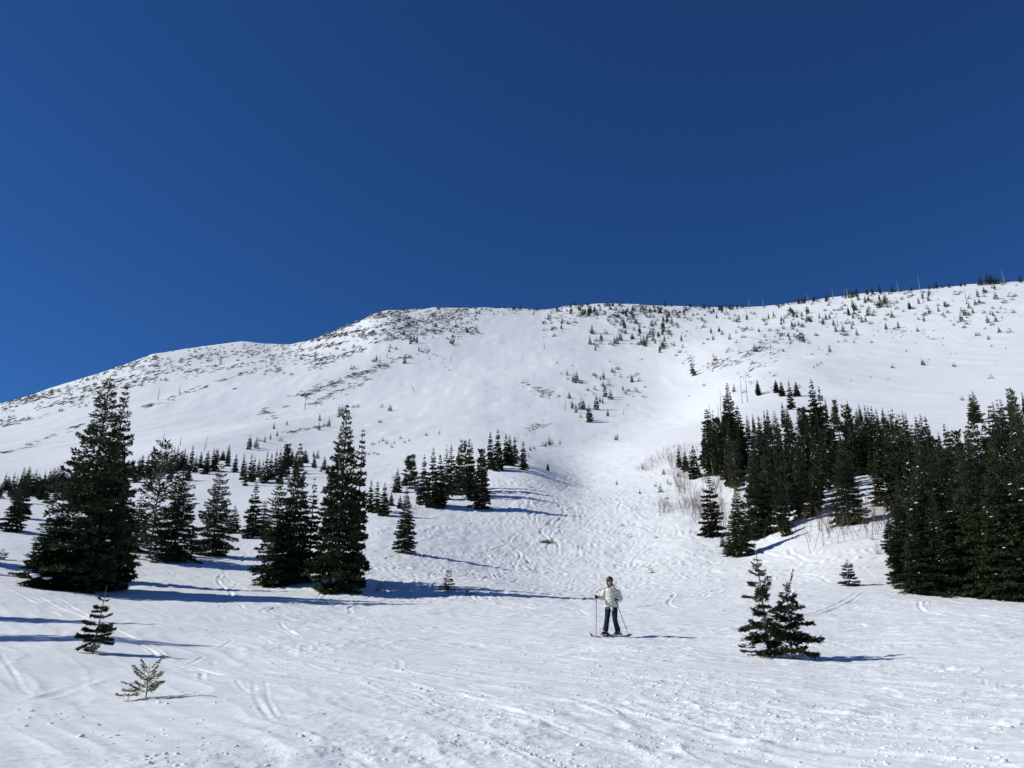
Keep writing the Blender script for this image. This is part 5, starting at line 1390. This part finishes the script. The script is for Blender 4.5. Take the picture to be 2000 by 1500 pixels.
b = Buf(); v, f = ptube([(-.03, -.150, .82), (-.03, -.148, 1.05), (-.028, -.150, 1.20), (-.026, -.108, 1.36)], .006, k=6); b.add(v, f); part("zip", b, [M_GREYP], jk, 0)
b = Buf(); pts = [(-.005 + .2 * math.sin(a), -.147 * math.cos(a), .805) for a in np.linspace(0, 6.283, 25)]; v, f = ptube(pts, .012, k=6); b.add(v, f); part("hem", b, [M_JK], jk, 0)
# pants
b = Buf()
v, f = ptube([(-.005, .0, .74), (-.005, .0, .80), (-.005, 0, .88), (-.005, 0, .94)], [.15, .175, .17, .15], [.11, .12, .12, .11], 14, a0=(1, 0, 0)); b.add(v, f)
for H_, K_, F_ in ((HIPL, KL, FL), (HIPR, KR_, FR)):
    q = resample(np.array([np.append(H_, .105), np.append((np.array(H_) + K_) / 2, .094), np.append(K_, .078), np.append((np.array(K_) * .45 + np.array(F_) * .55), .080), np.append(np.array(F_) + [0, 0, .03], .090)]), 22)
    wr = q[:, 3] * (1 + .06 * np.sin(np.arange(22) * 1.6) + .035 * np.sin(np.arange(22) * 3.7))
    v, f = ptube(q[:, :3], wr, wr * 1.08, 12, a0=(1, 0, 0)); b.add(v, f)
pn = part("pants", b, [M_PANT])
b = Buf(); v, f = ptube([(-.120, -.122, .71), (-.115, -.125, .74), (-.112, -.126, .77)], .016, .006, 8, a0=(1, 0, 0)); b.add(v, f); part("thigh_patch", b, [M_PINK], pn, 0)
b = Buf(); v, f = ptube([(.01, -.175, .69), (.0, -.178, .75), (-.008, -.180, .80)], .034, .004, 4, a0=(1, 0, 0)); b.add(v, f); part("lift_pass", b, [M_TAG], pn, 0)
# gloves: palm, four fingers curled round the grip, thumb
def glove(H_, back, fore):
    """H_: grip centre; back: unit away from the grip to the knuckles; fore: forearm end"""
    H_ = np.array(H_); b = Buf(); fore = np.array(fore)
    out = norm(fore - H_) ; up = np.array([0, 0, 1.]); side = norm(np.cross(out, up))
    palm = resample([tuple(fore), tuple(H_ + out * .055), tuple(H_ + out * .02 + side * back * .022)], 6)
    v, f = ptube(palm, [.052, .046, .040, .044, .046, .040], [.046, .040, .034, .030, .030, .026], 10); b.add(v, f)
    for k, (dz, L) in enumerate([(.036, .9), (.012, 1.0), (-.012, .97), (-.034, .8)]):
        c = H_ + up * dz
        a_ = np.linspace(0, 1, 6)
        pts = [c + out * (.022 * math.cos(2.7 * q)) * L - out * .035 * q * 0 + side * back * (.030 * math.cos(.2 + 3.1 * q * L)) - out * .028 * math.sin(3.0 * q) for q in a_]
        v, f = ptube(pts, [.014, .0145, .014, .0135, .013, .010], k=8); b.add(v, f)
    v, f = ptube([H_ + out * .045 + up * .02, H_ + out * .01 + up * .045 - side * back * .018, H_ - out * .018 + up * .052 - side * back * .02], [.017, .016, .011], k=8); b.add(v, f)
    return part("glove", b, [M_GLOVE])
glove(HL, 1, (-.405, -.150, 1.08)); glove(HR, -1, (.175, -.18, 1.005))
# boots on skis
SKD = norm(np.array([-.50, -.866, .0])); SKN = np.array([-SKD[1], SKD[0], 0])
for F_ in (FL, FR):
    F_ = np.array([F_[0], F_[1], 0]); b = Buf()
    def P3(a, z, s_=0): return F_ + SKD * a + SKN * s_ + np.array([0, 0, z])
    v, f = ptube([P3(-.11, .055), P3(-.06, .060), P3(.04, .062), P3(.12, .056), P3(.185, .048), P3(.205, .045)], [.045, .052, .052, .052, .045, .03], [.048, .055, .054, .046, .034, .022], 10, a0=tuple(SKN)); b.add(v, f)
    v, f = ptube([P3(-.035, .07), P3(-.030, .15), P3(-.015, .24)], [.060, .062, .066], [.068, .070, .074], 10, a0=tuple(SKN)); b.add(v, f)
    bt = part("boot", b, [M_BOOT])
    for (a_, z_) in ((.07, .108), (.02, .125), (.035, .17)):
        b = Buf(); v, f = ptube([P3(a_, z_ - .02, -.05), P3(a_ + .012, z_, -.02), P3(a_ + .012, z_, .02), P3(a_, z_ - .02, .05)], .008, k=6); b.add(v, f); part("buckle", b, [M_GREYP], bt, 0)
person_M = Matrix.Translation(person.location) @ Matrix.Rotation(-az_s, 4, 'Z')
def world_np(p_):
    return np.array(person_M @ Vector(p_))
# skis (each a thing of its own), laid on the snow
for F_, lb in ((FL, "ski under the person's foot nearer the upright pole"), (FR, "ski under the person's foot nearer the slanting pole")):
    prof_ = []
    for a in np.linspace(-.72, .88, 26):
        up = .0 if a < .70 else .11 * ((a - .70) / .18) ** 1.8
        if a < -.66: up = .02 * ((-.66 - a) / .06)
        w = .048 - .012 * math.cos((a - .05) * 3.2) if a < .72 else .047 * max(.15, 1 - ((a - .72) / .165) ** 2)
        prof_.append((a, up, w))
    V_ = []
    for a, up, w in prof_:
        c = np.array([F_[0], F_[1], 0]) + SKD * a
        cw = world_np(c); gz = sz_ + .030
        z0 = gz + up - .02 - (.0 if a < .7 else 0)
        # follow the slope
        z0 += (height(cw[0], cw[1]) - sz_) * .75
        for s_, dz in ((-w, 0), (w, 0), (w, .012), (-w, .012)):
            q = world_np(c + SKN * s_); V_.append((q[0], q[1], z0 + dz))
    V_ = np.array(V_); base = V_.mean(0); F4 = []
    for i in range(25):
        for j in range(4): F4.append((i * 4 + j, (i + 1) * 4 + j, (i + 1) * 4 + (j + 1) % 4, i * 4 + (j + 1) % 4))
    F4 += [(3, 2, 1, 0), (100, 101, 102, 103)]
    sk = bpy.data.objects.new("ski", mesh_np("ski", V_ - base, np.array(F4), [M_SKI], False)); C.objects.link(sk); sk.location = base; tagp(sk, lb, "ski", "the person's skis")
    b = Buf()
    for a_ in (-.16, .215):
        c = world_np(np.array([F_[0], F_[1], .02]) + SKD * a_) - base
        dirw = np.array((person_M.to_3x3() @ Vector(tuple(SKD))))
        v, f = ptube([c - dirw * .05, c - dirw * .03 + [0, 0, .012], c + dirw * .03 + [0, 0, .012], c + dirw * .05], .034, .024, 8); b.add(v, f)
    part("binding", b, [M_GREYP], sk, 0)
# poles
def pole(top, tip, lb):
    top = world_np(top); tip = world_np(tip); d = norm(tip - top)
    tip[2] = height(tip[0], tip[1]) - .02
    d = norm(tip - top); L = np.linalg.norm(tip - top)
    o = bpy.data.objects.new("ski_pole", None); C.objects.link(o); o.location = tip; tagp(o, lb, "ski pole", "the person's ski poles")
    T = top - tip
    b = Buf(); v, f = ptube([T * 0, T * .3, T * .9], [.004, .009, .010], k=8); b.add(v, f); part("shaft", b, [M_POLE], o, 0)
    b = Buf(); v, f = ptube([T * .88, T * .92, T * .98, T * 1.02, T * 1.045], [.014, .017, .016, .019, .012], k=8); b.add(v, f); part("grip", b, [M_POLE], o, 0)
    n_ = T / np.linalg.norm(T); b = Buf(); c = n_ * .065; v, f = ptube([c - n_ * .006, c, c + n_ * .012], [.045, .048, .015], k=10); b.add(v, f); part("basket", b, [M_POLE], o, 0)
pole(HL, (-.49, -.22, 0), "ski pole planted upright by the person's far-out hand")
pole(HR, (.49, -.12, 0), "ski pole slanting back behind the person's lowered hand")


finish_labels()
